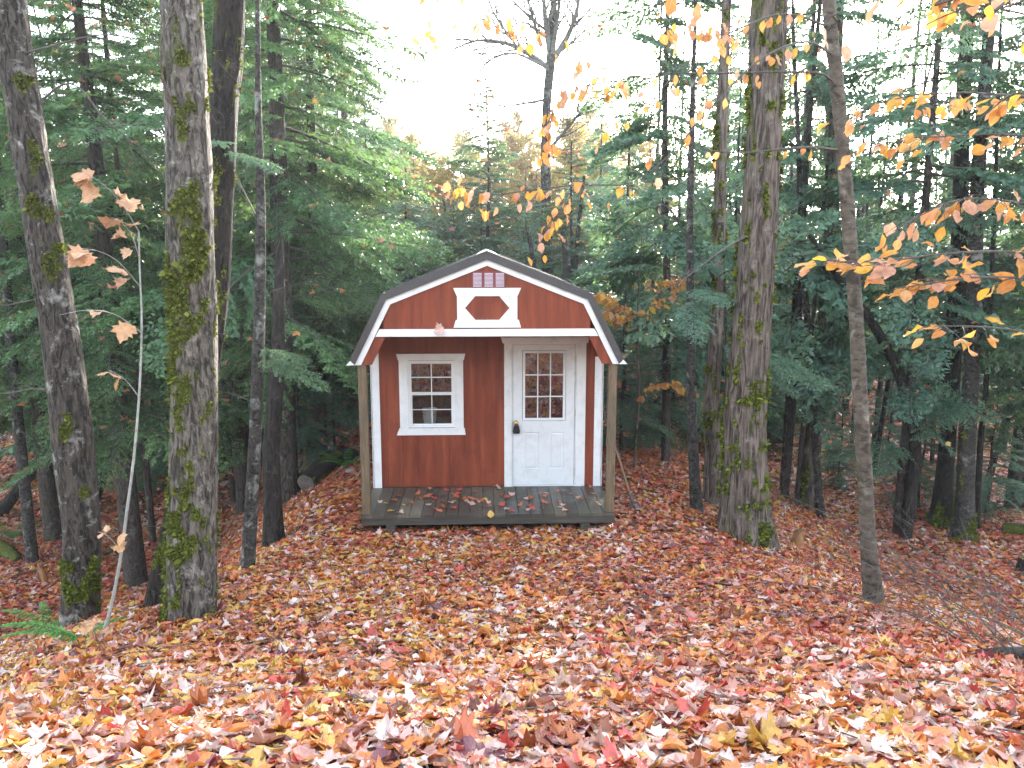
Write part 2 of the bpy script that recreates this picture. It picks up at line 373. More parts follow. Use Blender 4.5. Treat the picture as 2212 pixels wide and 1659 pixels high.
# ------------------------------------------------------------------ ground
def grid(xs, ys):
    X, Y = np.meshgrid(xs, ys); V = np.stack([X.ravel(), Y.ravel(), T(X.ravel(), Y.ravel())], 1)
    nx = len(xs); i = (np.arange(len(ys)-1)[:, None]*nx+np.arange(nx-1)[None]).ravel()
    return V, np.stack([i, i+1, i+nx+1, i+nx], 1)
xs = np.unique(np.concatenate([np.linspace(-600, -60, 12), np.linspace(-60, -14, 30), np.linspace(-14, 14, 190), np.linspace(14, 60, 30), np.linspace(60, 600, 12)]))
ys = np.unique(np.concatenate([np.linspace(-300, -8, 12), np.linspace(-8, 22, 200), np.linspace(22, 90, 60), np.linspace(90, 900, 14)]))
V, Fq = grid(xs, ys)
tag(obj('ground', mesh_np('ground', V, [Fq], M['ground'], smooth=True)), kind='structure')

# leaf templates ---------------------------------------------------------------------------------
def fan(outline, bow=0.0):
    o = np.array(outline, float); n = len(o)
    V = np.vstack([[[0, .42, 0]], np.c_[o, np.zeros(n)]]); Fc = np.array([[0, 1+i, 1+(i+1) % n] for i in range(n)])
    return V, Fc
half = [(.06, .0), (.20, .08), (.44, .03), (.42, .19), (.64, .38), (.46, .44), (.52, .62), (.33, .60), (.25, .80), (.11, .84)]
MAPLE = fan([(0, -.02)]+half+[(0, 1.02)]+[(-x, y) for x, y in half[::-1]])
halfs = [(.30, .05), (.58, .40), (.25, .48), (.25, .72)]
MAPLE_LO = fan([(0, -.02)]+halfs+[(0, 1.0)]+[(-x, y) for x, y in halfs[::-1]])
def oval():
    ys_ = np.linspace(0, 1, 6); w = np.array([0.0, .24, .33, .31, .19, 0.0]); V = [(0, 0, 0)]; 
    for y, ww in zip(ys_[1:-1], w[1:-1]): V += [(-ww, y, .10*ww*3), (0, y, 0), (ww, y, .10*ww*3)]
    V.append((0, 1, 0)); f = [(0, 2, 1, 1), (0, 3, 2, 2)]
    tri = [(0, 2, 1), (0, 3, 2)]
    for k in range(3):
        a = 1+3*k; b = a+3
        tri += [(a, a+1, b+1), (a, b+1, b), (a+1, a+2, b+2), (a+1, b+2, b+1)]
    tri += [(10, 11, 13), (11, 12, 13)]
    return np.array(V, float), np.array(tri)
OVAL = oval()
def frames(n, tilt, yaw=None, r=rng):
    """rotation matrices: random yaw, tilted by gaussian angles"""
    yaw = r.uniform(0, 2*pi, n) if yaw is None else yaw
    a = r.uniform(0, 2*pi, n); t = tilt
    cz, sz = np.cos(yaw), np.sin(yaw); Z = np.zeros((n, 3, 3)); Z[:, 0, 0] = cz; Z[:, 0, 1] = -sz; Z[:, 1, 0] = sz; Z[:, 1, 1] = cz; Z[:, 2, 2] = 1
    ux, uy = np.cos(a), np.sin(a); c, s = np.cos(t), np.sin(t)
    K = np.zeros((n, 3, 3)); K[:, 0, 2] = uy; K[:, 1, 2] = -ux; K[:, 2, 0] = -uy; K[:, 2, 1] = ux
    Rm = np.eye(3)[None]+s[:, None, None]*K+(1-c)[:, None, None]*(K@K)
    return Rm@Z
def leaf_cloud(tmpl, pos, size, Rm, rnd, curl=.25, r=rng):
    V0, F0 = tmpl; n = len(pos); k = len(V0)
    V = np.repeat(V0[None]-np.array([0, .45, 0]), n, 0).copy()
    cx = r.normal(0, curl, n)+curl*.6; cyy = r.normal(0, curl, n)
    V[:, :, 0] *= r.uniform(.78, 1.12, (n, 1)); V[:, :, 2] += cx[:, None]*V[:, :, 0]**2*1.6+cyy[:, None]*V[:, :, 1]**2+r.normal(0, .25*curl, n)[:, None]*V[:, :, 0]*V[:, :, 1]*2+r.normal(0, .045, (n, k))
    V[:, :, :2] *= 1+r.normal(0, .05, (n, k, 1))
    V *= size[:, None, None]
    V = np.einsum('nij,nkj->nki', Rm, V)+pos[:, None]
    Fc = (F0[None]+(np.arange(n)*k)[:, None, None]).reshape(-1, 3)
    return V.reshape(-1, 3), Fc, np.column_stack([np.repeat(rnd, k), np.tile(np.abs(V0[:, 0]), n), np.tile(V0[:, 1], n)])
def litter_rnd(P, r=rng):
    n = len(P); u = r.uniform(0, 1, n)
    left = sst((-(P[:, 0])+.6)/3.5)*sst((9-P[:, 1])/4)
    u = np.where(r.uniform(0, 1, n) < left*.45, r.choice([.85, .90, .3, .86, .97, .82], n), u)
    right = sst((P[:, 0]-.5)/3)+sst((P[:, 1]-7)/3)
    u = np.where(r.uniform(0, 1, n) < np.clip(right, 0, 1)*.30, r.choice([.5, .55, .3, .66, .42, .43], n), u)
    pt = fbm(P[:, 0]*.8+3, P[:, 1]*.8, 0, 77, 3); u = np.where((pt > .56) & (r.uniform(0, 1, n) < .4), r.choice([.86, .30, .97, .22], n), u); u = np.where((pt < .42) & (r.uniform(0, 1, n) < .4), r.choice([.12, .2, .61, .45, .68], n), u)
    pale = sst((6.0-P[:, 1])/3)
    u = np.where(r.uniform(0, 1, n) < .06+pale*.20, r.choice([.97, .74, .68, .30], n), u)
    return u
def slopeR(P, Rm):
    e = .08; zx = (T(P[:, 0]+e, P[:, 1])-T(P[:, 0]-e, P[:, 1]))/(2*e); zy = (T(P[:, 0], P[:, 1]+e)-T(P[:, 0], P[:, 1]-e))/(2*e)
    n = np.stack([-zx, -zy, np.ones(len(P))], 1); n /= np.linalg.norm(n, axis=1)[:, None]
    v = np.stack([-n[:, 1], n[:, 0], np.zeros(len(P))], 1); K = np.zeros((len(P), 3, 3))
    K[:, 0, 1] = -v[:, 2]; K[:, 0, 2] = v[:, 1]; K[:, 1, 0] = v[:, 2]; K[:, 1, 2] = -v[:, 0]; K[:, 2, 0] = -v[:, 1]; K[:, 2, 1] = v[:, 0]
    return (np.eye(3)[None]+K+(K@K)/(1+n[:, 2])[:, None, None])@Rm
def scatter(y0, y1, dens, marg=.6, r=rng):
    """uniform points in the view wedge between y0 and y1, a little wider than the frame"""
    xm = lambda y: (.66*y+marg+.3)
    X1 = xm(y1)+1; n = int(dens*2*X1*(y1-y0)); x = r.uniform(-X1, X1, n); y = r.uniform(y0, y1, n)
    k = (np.abs(x-.03*y) < xm(y)) & ~((np.abs(x-.02) < 1.42) & (y > 9.42) & (y < 14.8))
    return x[k], y[k]
Vs, Fs, As = [], [], []; off = 0
def put(t):
    global off
    Vs.append(t[0]); Fs.append(t[1]+off); As.append(t[2]); off += len(t[0])
for (y0, y1, dens, tm, sz, lift) in [(1.2, 4.5, 1050, 0, .071, .032), (4.5, 9, 760, 0, .065, .035), (9, 15, 460, 0, .070, .035), (15, 30, 120, 1, .12, .04), (30, 60, 20, 1, .2, .05)]:
    x, y = scatter(y0, y1, dens); n = len(x)
    P = np.stack([x, y, T(x, y)+rng.uniform(.004, lift, n)], 1); u = litter_rnd(P)
    isoval = (rng.uniform(0, 1, n) < .42) & (tm == 0)
    S = sz*np.clip(rng.lognormal(0, .33, n), .4, 1.7); Rm = slopeR(P, frames(n, np.abs(rng.normal(0, .20, n))))
    fl = rng.uniform(0, 1, n) < .4
    for mask, tp, k in ((~isoval, MAPLE if tm == 0 else MAPLE_LO, 1.0), (isoval, OVAL, 1.05)):
        if mask.any(): put(leaf_cloud(tp, P[mask], S[mask]*k, Rm[mask], u[mask], .42))
tag(obj('fallen_leaves', mesh_np('fallen_leaves', np.vstack(Vs), [np.vstack(Fs)], M['leaf'], attrs={'rnd': np.concatenate(As)})),
    'thick carpet of wet red, orange and yellow fallen leaves covering the ground', 'fallen leaves', kind='stuff')

mb = MB(); rt = np.random.default_rng(33); tx, ty = scatter(1.5, 14, 5, r=rt)
for x, y in zip(tx, ty):
    a = rt.uniform(0, 6.28); L = rt.lognormal(-1.6, .5); q = [np.array([x+cos(a)*L*f+rt.normal(0, .02*L), y+sin(a)*L*f, 0]) for f in (-1, -.4, .3, 1)]
    for p_ in q: p_[2] = float(T(p_[0], p_[1]))+rt.uniform(.025, .055)
    mb.tube(q, [.003, .0035, .0025, .0015], 4)
tag(mb.build('fallen_twigs', M['twig']), 'thin dark broken twigs scattered among the fallen leaves', 'twigs', kind='stuff')
# ------------------------------------------------------------------ shed
SX = 0.02; YF = 9.31; YW = 10.44; YB = 14.6
shed = thing('garden_shed', 'red barn style shed with white trim, charcoal metal roof and open porch', 'shed', (SX, YF, 0))
ORG = (SX, YF, 0)
OUT = [(-1.60, 2.085), (-1.205, 2.868), (0, 3.342), (1.205, 2.868), (1.60, 2.085)]
def inset(d, zc=None):
    P = np.array(OUT); n = len(P); N = []
    for i in range(n-1):
        t = P[i+1]-P[i]; t /= np.linalg.norm(t); N.append(np.array([t[1], -t[0]]))
    R_ = []
    for i in range(n):
        if i == 0: q = P[0]+N[0]*d
        elif i == n-1: q = P[-1]+N[-1]*d
        else:
            m = N[i-1]+N[i]; q = P[i]+m*d/(m@N[i])
        R_.append(q)
    R_ = np.array(R_)
    if zc is not None:
        for a, b in ((0, 1), (-1, -2)):
            k = (zc-R_[b][1])/(R_[a][1]-R_[b][1]); R_[a] = R_[b]+(R_[a]-R_[b])*k
    return [tuple(q) for q in R_]
def top_z(x, d): 
    P = np.array(inset(d)); return np.interp(x, P[:, 0], P[:, 1])
def band(mb, d0, d1, y0, y1, zc0=None, zc1=None):
    A = inset(d0, zc0); B = inset(d1, zc1)
    for i in range(4): mb.prism([A[i], A[i+1], B[i+1], B[i]], y0, y1)
def S(mb): # shift to shed x
    mb.v = [(x, y-YF, z) for x, y, z in mb.v]; return mb
# roof: ribbed metal sheets, sheathing, rake flashing, ridge cap
mb = MB(); A = inset(0); B = inset(.022)
for i in range(4): mb.prism([A[i], A[i+1], B[i+1], B[i]], YF-.03, YB+.08)
for i, sgn in ((1, -1), (2, 1)):   # upper sheet laps over the lower one at the break
    a, b = np.array(OUT[i if i == 1 else 3]), np.array(OUT[2]); t = (a-b)/np.linalg.norm(a-b); nrm = np.array([-t[1], t[0]])*(1 if sgn > 0 else -1)
    mb.prism([tuple(a-t*.03+nrm*.003), tuple(a+t*.045+nrm*.003), tuple(a+t*.045+nrm*.012), tuple(a-t*.03+nrm*.012)], YF-.034, YB+.084)
for yy in np.arange(YF+.2, YB, .23):
    for i in range(4):
        a, b = np.array(OUT[i]), np.array(OUT[i+1]); t = (b-a)/np.linalg.norm(b-a); nn = np.array([-t[1], t[0]])
        mb.prism([tuple(a), tuple(b), tuple(b+nn*.016), tuple(a+nn*.016)], yy, yy+.03)
roof = S(mb).build('roof', M['metal_roof'], shed)
mb = MB(); band(mb, .0225, .058, YF+.03, YB, None, None); S(mb).build('sheathing', M['roof_deck'], roof)
mb = MB(); band(mb, -.002, .072, YF-.045, YF-.031, 2.085, 2.085)
S(mb).build('rake_flashing', M['metal_roof'], roof)
mb = MB()
for sg in (-1, 1):
    d = np.array([1.205, 2.868-3.342]); d /= np.linalg.norm(d)
    mb.prism([(0, 3.364), (sg*d[0]*.135, 3.364+d[1]*.135), (sg*(d[0]*.15), 3.342+d[1]*.15+.004), (0, 3.345)], YF-.05, YB+.09)
S(mb).build('ridge_cap', M['metal_roof'], roof)
# white rake trim on gable
mb = MB(); band(mb, .073, .138, YF-.022, YF, 2.060, 2.060)
mb.prism([(-1.625, 2.062), (-1.53, 2.062), (-1.575, 2.115)], YF-.048, YF-.0225); mb.prism([(1.625, 2.062), (1.53, 2.062), (1.575, 2.115)], YF-.048, YF-.0225)
S(mb).build('rake_trim', M['white'], shed, bevel=.002)
# gable siding (grooved panel) + legs down to the posts
def strips(mb, x0, x1, zlo, zhi, y, dy, holes=(), pitch=.203, gap=.0025, off=0.0):
    xs_ = sorted(set([x0, x1]+[x for x in np.arange(math.floor(x0/pitch)*pitch+off, x1, pitch) if x0+.01 < x < x1-.01]))
    for a, b in zip(xs_[:-1], xs_[1:]):
        cuts = sorted(set([a+gap/2, b-gap/2]+[h for H in holes for h in H[:2] if a+gap/2 < h < b-gap/2]+([0.0] if a < -.02 and b > .02 else [])))
        for c, d in zip(cuts[:-1], cuts[1:]):
            mid = (c+d)/2; segs = [(None, None)]
            hs = sorted([(H[2], H[3]) for H in holes if H[0] <= mid <= H[1]]); lo = 'lo'
            cur = None; pieces = []
            start = None
            for (h0, h1) in hs: pieces.append((start, h0)); start = h1
            pieces.append((start, None))
            for (s0, s1) in pieces:
                L0 = zlo(c) if s0 is None else s0; L1 = zlo(d) if s0 is None else s0
                H0 = zhi(c) if s1 is None else s1; H1 = zhi(d) if s1 is None else s1
                if H0-L0 > .005 or H1-L1 > .005: mb.prism([(c, L0), (d, L1), (d, H1), (c, H0)], y, y+dy)
mb = MB(); strips(mb, -1.19, 1.19, lambda x: 2.39, lambda x: float(top_z(x, .10)), YF+.001, .012, off=.06)
mb.prism([(-1.19, 2.39), (1.19, 2.39), (1.10, 2.79), (0, 3.20), (-1.10, 2.79)], YF+.0135, YF+.03)
for sg in (-1, 1):
    a = inset(.10, 2.062); b = inset(.245, 2.062)
    p = [a[0], tuple(np.array(a[1])), b[1], b[0]] if sg < 0 else [a[4], a[3], b[3], b[4]]
    def cl(p0, p1, z): k = (z-p0[1])/(p1[1]-p0[1]); return (p0[0]+(p1[0]-p0[0])*k, z)
    mb.prism([p[0], cl(p[0], p[1], 2.43), cl(p[3], p[2], 2.43), p[3]], YF+.0005+.031, YF+.06)
    mb.prism([p[0], cl(p[0], p[1], 2.39), (sg*1.19, 2.39), (sg*1.19, 2.37), cl(p[3], p[2], 2.37), p[3]], YF+.0005, YF+.0305)
S(mb).build('gable_siding', M['red'], shed)
mb = MB()
x1 = float(np.interp(2.474, [2.085, 2.868], [1.6, 1.205]))
mb.prism([(-1.285, 2.388), (1.285, 2.388), (1.236, 2.474), (-1.236, 2.474)], YF-.019, YF-.0005)
S(mb).build('beam_trim', M['white'], shed, bevel=.002)
# hexagon plaque
mb = MB(); yq0, yq1 = YF-.0185, YF-.0005
mb.prism([(-.347, 2.85), (.347, 2.85), (.388, 2.943), (-.388, 2.943)], yq0-.006, yq1)
mb.prism([(-.388, 2.489), (.388, 2.489), (.362, 2.578), (-.362, 2.578)], yq0-.006, yq1)
for sg in (-1, 1):
    mb.prism([(sg*.345, 2.5785), (sg*.345, 2.8495), (sg*.255, 2.8495), (sg*.255, 2.5785)], yq0, yq1)
    mb.prism([(sg*.254, 2.714), (sg*.254, 2.8495), (sg*.137, 2.8495)], yq0+.003, yq1); mb.prism([(sg*.254, 2.714), (sg*.254, 2.5785), (sg*.137, 2.5785)], yq0+.003, yq1)
S(mb).build('hexagon_plaque', M['white'], shed, bevel=.0015)
# vent
mb = MB(); mb.box(-.175, .185, YF-.010, YF-.0005, 2.950, 3.128)
for k in range(3):
    for a in (-1,): mb.box(-.172+k*.128, -.160+k*.128, YF-.016, YF-.0105, 2.955, 3.122)
vent = S(mb).build('gable_vent', M['vent'], shed)
mb = MB()
for k in range(3):
    for q in range(11):
        z = 2.962+q*.0145; mb.add([(-.158+k*.128, YF-.0105, z), (-.062+k*.128, YF-.0105, z), (-.062+k*.128, YF-.018, z-.004), (-.158+k*.128, YF-.018, z-.004), (-.158+k*.128, YF-.0105, z+.004), (-.062+k*.128, YF-.0105, z+.004)], [(0, 1, 2, 3), (3, 2, 5, 4)])
S(mb).build('vent_slats', M['slat'], vent)
# body walls
WIN = (-1.035, -.435, 1.062, 1.948); DOOR = (.315, 1.165, .20, 2.172)
mb = MB(); strips(mb, -1.46, 1.46, lambda x: .252, lambda x: float(min(top_z(x, .062), 9)), YW, .014, holes=(WIN, DOOR), off=.1)
# backing behind the grooves, with the same openings
for (a, b, c, d) in [(-1.45, WIN[0], .26, 2.05), (WIN[0], WIN[1], .26, WIN[2]), (WIN[0], WIN[1], WIN[3], 2.05), (WIN[1], DOOR[0], .26, 2.05), (DOOR[1], 1.45, .26, 2.05)]:
    mb.box(a, b, YW+.0145, YW+.05, c, d)
mb.prism([(-1.45, 2.0505), (DOOR[0], 2.0505), (DOOR[0], DOOR[3]), (DOOR[1], DOOR[3]), (DOOR[1], 2.0505), (1.45, 2.0505), (1.10, 2.76), (0, 3.2), (-1.10, 2.76)], YW+.0145, YW+.05)
S(mb).build('front_wall', M['red'], shed)
for sg in (-1, 1):
    mb = MB(); X0, X1 = (-1.50, -1.46) if sg < 0 else (1.46, 1.50)
    for y0 in np.arange(YW+.002, YB-.01, .203): mb.box(X0, X1, y0, min(y0+.197, YB), .252, 2.10)
    mb.box(X0+(.008 if sg < 0 else 0)+.001, X1-(0 if sg < 0 else .008)-.001, YW+.05, YB-.01, .254, 2.095)
    S(mb).build('side_wall', M['red'], shed)
mb = MB(); strips(mb, -1.46, 1.46, lambda x: .252, lambda x: float(top_z(x, .062)), YB-.02, .02); mb.prism([(-1.459, .254), (1.459, .254), (1.459, 2.09), (1.10, 2.76), (0, 3.2), (-1.10, 2.76), (-1.459, 2.09)], YB-.05, YB-.0205)
S(mb).build('back_wall', M['red'], shed)
mb = MB(); mb.box(-1.44, 1.44, YW+.06, YB-.06, .20, .248); S(mb).build('shed_floor', M['interior'], shed)
for sg in (-1, 1):
    mb = MB(); xa, xb = (-1.512, -1.405) if sg < 0 else (1.405, 1.512)
    zl = 2.0 if sg < 0 else 2.06; zr = 2.06 if sg < 0 else 2.0
    mb.prism([(xa, .215), (xb, .215), (xb, zr-.005), (xa, zl-.07)], YW-.02, YW-.0005)
    mb.box(*((-1.519, -1.5005) if sg < 0 else (1.5005, 1.519)), YW-.02, YW+.09, .216, 2.00)
    S(mb).build('corner_trim', M['white'], shed, bevel=.0015)
# window
win = MB(); win.box(-1.148, -1.0305, YW-.02, YW-.0005, 1.055, 1.955); win.box(-.4295, -.315, YW-.02, YW-.0005, 1.055, 1.955)
win.prism([(-1.155, 1.9555), (-.305, 1.9555), (-.285, 2.04), (-1.178, 2.04)], YW-.026, YW-.0005)
win.prism([(-1.195, .962), (-.290, .962), (-.303, 1.0545), (-1.158, 1.0545)], YW-.026, YW-.0005)
win = S(win).build('window', M['white'], shed, bevel=.0015)
mb = MB()
def frame(mb, x0, x1, z0, z1, w, y0, y1):
    mb.box(x0, x0+w, y0, y1, z0, z1); mb.box(x1-w, x1, y0, y1, z0, z1); mb.box(x0+w, x1-w, y0, y1, z0, z0+w); mb.box(x0+w, x1-w, y0, y1, z1-w, z1)
frame(mb, -1.030, -.430, 1.062, 1.948, .022, YW-.012, YW+.07)
S(mb).build('frame', M['vinyl'], win, bevel=.001)
mb = MB(); frame(mb, -1.007, -.453, 1.516, 1.925, .016, YW-.004, YW+.03); mb.box(-.736, -.724, YW, YW+.012, 1.532, 1.909); mb.box(-.991, -.7365, YW, YW+.012, 1.722, 1.734); mb.box(-.7235, -.469, YW, YW+.012, 1.722, 1.734)
S(mb).build('upper_sash', M['vinyl'], win)
mb = MB(); frame(mb, -1.007, -.453, 1.085, 1.514, .022, YW+.012, YW+.05); mb.box(-.735, -.725, YW+.015, YW+.026, 1.107, 1.492); mb.box(-.985, -.7355, YW+.015, YW+.026, 1.292, 1.302); mb.box(-.7245, -.475, YW+.015, YW+.026, 1.292, 1.302)
S(mb).build('lower_sash', M['vinyl'], win)
mb = MB(); mb.box(-.992, -.468, YW+.014, YW+.018, 1.531, 1.910); S(mb).build('pane', M['glass'], win)
mb = MB(); mb.box(-.986, -.474, YW+.028, YW+.032, 1.106, 1.493); S(mb).build('pane', M['glass_screen'], win)
# door
door = MB(); DX0, DX1, DZ0, DZ1 = .335, 1.145, .268, 2.150; g = (.455, 1.028, 1.140, 2.078)
yd = YW+.004
for (a, b, c, d) in [(DX0, g[0], DZ0, DZ1), (g[1], DX1, DZ0, DZ1), (g[0], g[1], g[3], DZ1), (g[0], g[1], 1.0, g[2])]: door.box(a, b, yd, yd+.04, c, d)
pz0, pz1 = .484, .986
for (a, b) in [(g[0], .487), (.677, .829), (1.011, g[1])]: door.box(a, b, yd, yd+.04, DZ0, .9995)
for (a, b) in [(.487, .677), (.829, 1.011)]:
    door.box(a, b, yd, yd+.04, DZ0, pz0); door.box(a, b, yd, yd+.04, pz1, .9995)
    # recessed moulding and raised field
    e = .012; w = .03
    def ringp(x0, x1, z0, z1, ya, x2, x3, z2, z3, yb):
        door.add([(x0,ya,z0),(x1,ya,z0),(x1,ya,z1),(x0,ya,z1),(x2,yb,z2),(x3,yb,z2),(x3,yb,z3),(x2,yb,z3)], [(0,1,5,4),(1,2,6,5),(2,3,7,6),(3,0,4,7)])
    ringp(a, b, pz0, pz1, yd, a+e, b-e, pz0+e, pz1-e, yd+.010)
    ringp(a+e, b-e, pz0+e, pz1-e, yd+.010, a+w, b-w, pz0+w, pz1-w, yd+.002)
    door.add([(a+w, yd+.002, pz0+w), (b-w, yd+.002, pz0+w), (b-w, yd+.002, pz1-w), (a+w, yd+.002, pz1-w)], [(0, 1, 2, 3)])
door = S(door).build('door', M['door'], shed)
mb = MB(); frame(mb, .462, 1.021, 1.147, 2.071, .030, yd-.012, yd+.02)
for k in (1, 2):
    x = .492+k*(.499/3); mb.box(x-.007, x+.007, yd-.006, yd+.01, 1.177, 2.041)
for k in (1, 2):
    z = 1.177+k*(.864/3)
    for q in range(3):
        a = .492+q*(.499/3)+(.0072 if q else 0); b = .492+(q+1)*(.499/3)-(.0072 if q < 2 else 0); mb.box(a, b, yd-.006, yd+.01, z-.007, z+.007)
S(mb).build('grille', M['vinyl'], door)
mb = MB(); mb.box(.470, 1.013, yd+.011, yd+.015, 1.155, 2.063); S(mb).build('pane', M['glass_door'], door)
mb = MB(); kx, kz = .372, 1.118
mb.tube([(kx, yd+.001, kz), (kx, yd-.008, kz)], [.032, .030], 20); mb.tube([(kx, yd-.007, kz), (kx, yd-.035, kz), (kx, yd-.045, kz), (kx, yd-.060, kz), (kx, yd-.070, kz)], [.012, .012, .026, .029, .018], 20)
S(mb).build('knob', M['brass'], door, smooth=True)
mb = MB(); mb.box(.3345, .3405, yd-.003, yd-.0005, .268, 2.15); 
for z in (.45, 1.25, 1.95): mb.tube([(1.150, yd-.008, z-.05), (1.150, yd-.008, z+.05)], .006, 8)
for z in (.45, 1.25, 1.95): mb = MB(); mb.tube([(1.155, yd-.006, z-.045), (1.155, yd-.006, z+.045)], .005, 8); S(mb).build('hinge', M['brass'], door)
fr = MB(); fr.box(.218, .3155, YW-.02, YW-.0005, .205, 2.171); fr.box(1.1665, 1.288, YW-.02, YW-.0005, .205, 2.171)
fr.prism([(.20, 2.1715), (1.306, 2.1715), (1.33, 2.25), (.176, 2.25)], YW-.026, YW-.0005)
fr.box(.3157, .3310, YW-.006, YW+.05, .21, 2.170); fr.box(1.1505, 1.1663, YW-.006, YW+.05, .21, 2.170); fr.box(.3312, 1.1503, YW-.006, YW+.05, 2.155, 2.170)
fr = S(fr).build('door_frame', M['white'], shed, bevel=.0015)
mb = MB(); mb.box(.3312, 1.1503, YW-.015, YW+.05, .2505, .262); S(mb).build('threshold', M['vinyl'], shed)
# porch deck
V_, F_, A_ = [], [], []; pl = MB(); rn = []
xw = 3.05/21
for k in range(21):
    x0 = -1.525+k*xw; e = rng.uniform(-.004, .004); pl.box(x0+.003, x0+xw-.003, YF-.012+e, YW-.021 if abs(x0+.07) < 1.4 else YW-.021, .212+rng.uniform(0, .003), .248+rng.uniform(-.002, .002)); rn += [rng.uniform(0, 1)]*8
deck = S(pl).build('porch_deck', M['deck'], shed, bevel=0)
a_ = deck.data.attributes.new('rnd', 'FLOAT', 'POINT'); a_.data.foreach_set('value', rn)
mb = MB(); mb.box(-1.50, 1.52, YF+.002, YF+.04, .122, .2115); mb.box(-1.522, -1.49, YF+.041, YB, .122, .2115); mb.box(1.488, 1.52, YF+.041, YB, .122, .2115); mb.box(-1.522, 1.52, YB-.04, YB, .12, .2)
for yy in np.arange(YF+.5, YB-.1, .6): mb.box(-1.48, 1.48, yy, yy+.04, .123, .199)
S(mb).build('rim_joist', M['dark_wood'], shed, bevel=.002)
for x in (-1.17, -.4, .4, 1.17):
    mb = MB(); y0 = YF+(.01 if abs(x) > 1 else .45); mb.box(x-.055, x+.055, y0, YB-.1, -.02 if abs(x) > 1 else .01, .1215); S(mb).build('skid', M['dark_wood'], shed)
for xa in (-1.506, 1.420):
    mb = MB(); mb.box(xa, xa+.098, YF+.02, YF+.118, .2495, 2.13); S(mb).build('porch_post', M['post'], shed, bevel=.004)
for x in (-1.35, -.9, -.45, 0, .45, .9, 1.35):
    pass
mb = MB(); mb.box(-1.28, 1.28, YF+.07, YW-.001, 2.395, 2.41); S(mb).build('porch_ceiling', M['roof_deck'], shed)

# lockbox on the knob
lb = thing('key_lockbox', 'small black key lockbox hanging from the brass door knob', 'lockbox', (SX+.377, yd-.045, .98))
mb = MB(); mb.prism([(-.042, 0), (.042, 0), (.046, .03), (.036, .095), (.026, .112), (-.026, .112), (-.036, .095), (-.046, .03)], -.022, .022); mb.build('body', M['black'], lb, bevel=.006)
mb = MB(); th = np.linspace(0, pi, 12); mb.tube([(-.020, 0, .105)]+[(-.020*cos(t), 0, .135+.018*sin(t)) for t in th]+[(.020, 0, .105)], .0045, 8); mb.build('shackle', M['steel'], lb, smooth=True)
mb = MB(); mb.box(-.026, .026, -.027, -.0225, .018, .085); mb.build('shutter', M['rubber'], lb, bevel=.003)
# workbench + bucket inside
wb_ = thing('workbench', 'plain wooden workbench inside the shed behind the window', 'workbench', (SX-.75, YW+.38, .248))
mb = MB(); mb.box(-.6, .6, -.25, .25, .78, .82); mb.build('bench_top', M['interior'], wb_)
for a in (-.55, .55):
    for b in (-.2, .2): mb = MB(); mb.box(a-.03, a+.03, b-.03, b+.03, .0, .7795); mb.build('leg', M['interior'], wb_)
bk = thing('bucket', 'white plastic bucket seen through the lower window sash', 'bucket', (SX-.775, YW+.20, 1.0685))
mb = MB(); mb.tube([(0, 0, 0), (0, 0, .008), (0, 0, .17), (0, 0, .19), (0, 0, .195), (0, 0, .205), (0, 0, .2051), (0, 0, .03)], [.075, .078, .094, .096, .103, .103, .092, .072], 32); mb.build('pail', M['bucket'], bk, smooth=False)
mb = MB(); th = np.linspace(0, pi, 14); mb.tube([(.104*cos(t), -.05-.03*sin(t), .185-.06*sin(t)) for t in th], .003, 6); mb.build('handle', M['steel'], bk)
# leaf stuck on the beam
def single_leaf(name, label, tmpl, loc, size, Rm, mat, u, group=None, cat='leaf', curl=.3):
    v, f, a = leaf_cloud(tmpl, np.zeros((1, 3)), np.array([size]), Rm[None], np.array([u]), curl)
    return tag(obj(name, mesh_np(name, v, [f], mat, attrs={'rnd': a}), loc=[float(q) for q in loc]), label, cat, group)
Rx = np.array([[1, 0, 0], [0, .25, -.97], [0, .97, .25]])
single_leaf('maple_leaf', 'dull pink maple leaf stuck on the white beam above the porch', MAPLE, (SX-.555, YF-.045, 2.47), .13, Rx@frames(1, np.array([.2]))[0], M['leaf'], .72)

# ------------------------------------------------------------------ leaves on the deck: one of each kind per colour, then copies
DECK_KINDS = [('red maple leaf lying on the grey porch boards', MAPLE, .58), ('orange maple leaf lying on the grey porch boards', MAPLE, .40),
              ('pale pinkish tan leaf lying on the grey porch boards', MAPLE, .80), ('brown curled leaf lying on the grey porch boards', MAPLE, .15), ('small yellow leaf lying on the grey porch boards', OVAL, .86)]
protos = []
r2 = np.random.default_rng(11)
for q, (lab, tm, u) in enumerate(DECK_KINDS):
    meshes = []
    for w in range(3):
        v, f, a = leaf_cloud(tm, np.zeros((1, 3)), np.array([1.0]), frames(1, np.array([.12]), np.array([0.]), r2), np.array([u]), .3, r2)
        meshes.append(mesh_np('porch_leaf', v, [f], M['leaf'], attrs={'rnd': a}))
    protos.append(meshes)
spots = []
for k in range(92):
    c = r2.uniform(0, 1)
    if c < .28: x, y = -.25+r2.normal(0, .27), YF+.42+r2.normal(0, .11)
    elif c < .45: x, y = .55+r2.normal(0, .28), YF+.33+r2.normal(0, .15)
    else: x, y = r2.uniform(-1.4, 1.45), YF+r2.uniform(.02, 1.08)
    spots.append((np.clip(x, -1.38, 1.38), np.clip(y, YF+.03, YW-.06)))
KN = {0: 'red maple leaves on the porch deck', 1: 'orange maple leaves on the porch deck', 2: 'pale leaves on the porch deck', 3: 'brown leaves on the porch deck', 4: 'yellow leaves on the porch deck'}
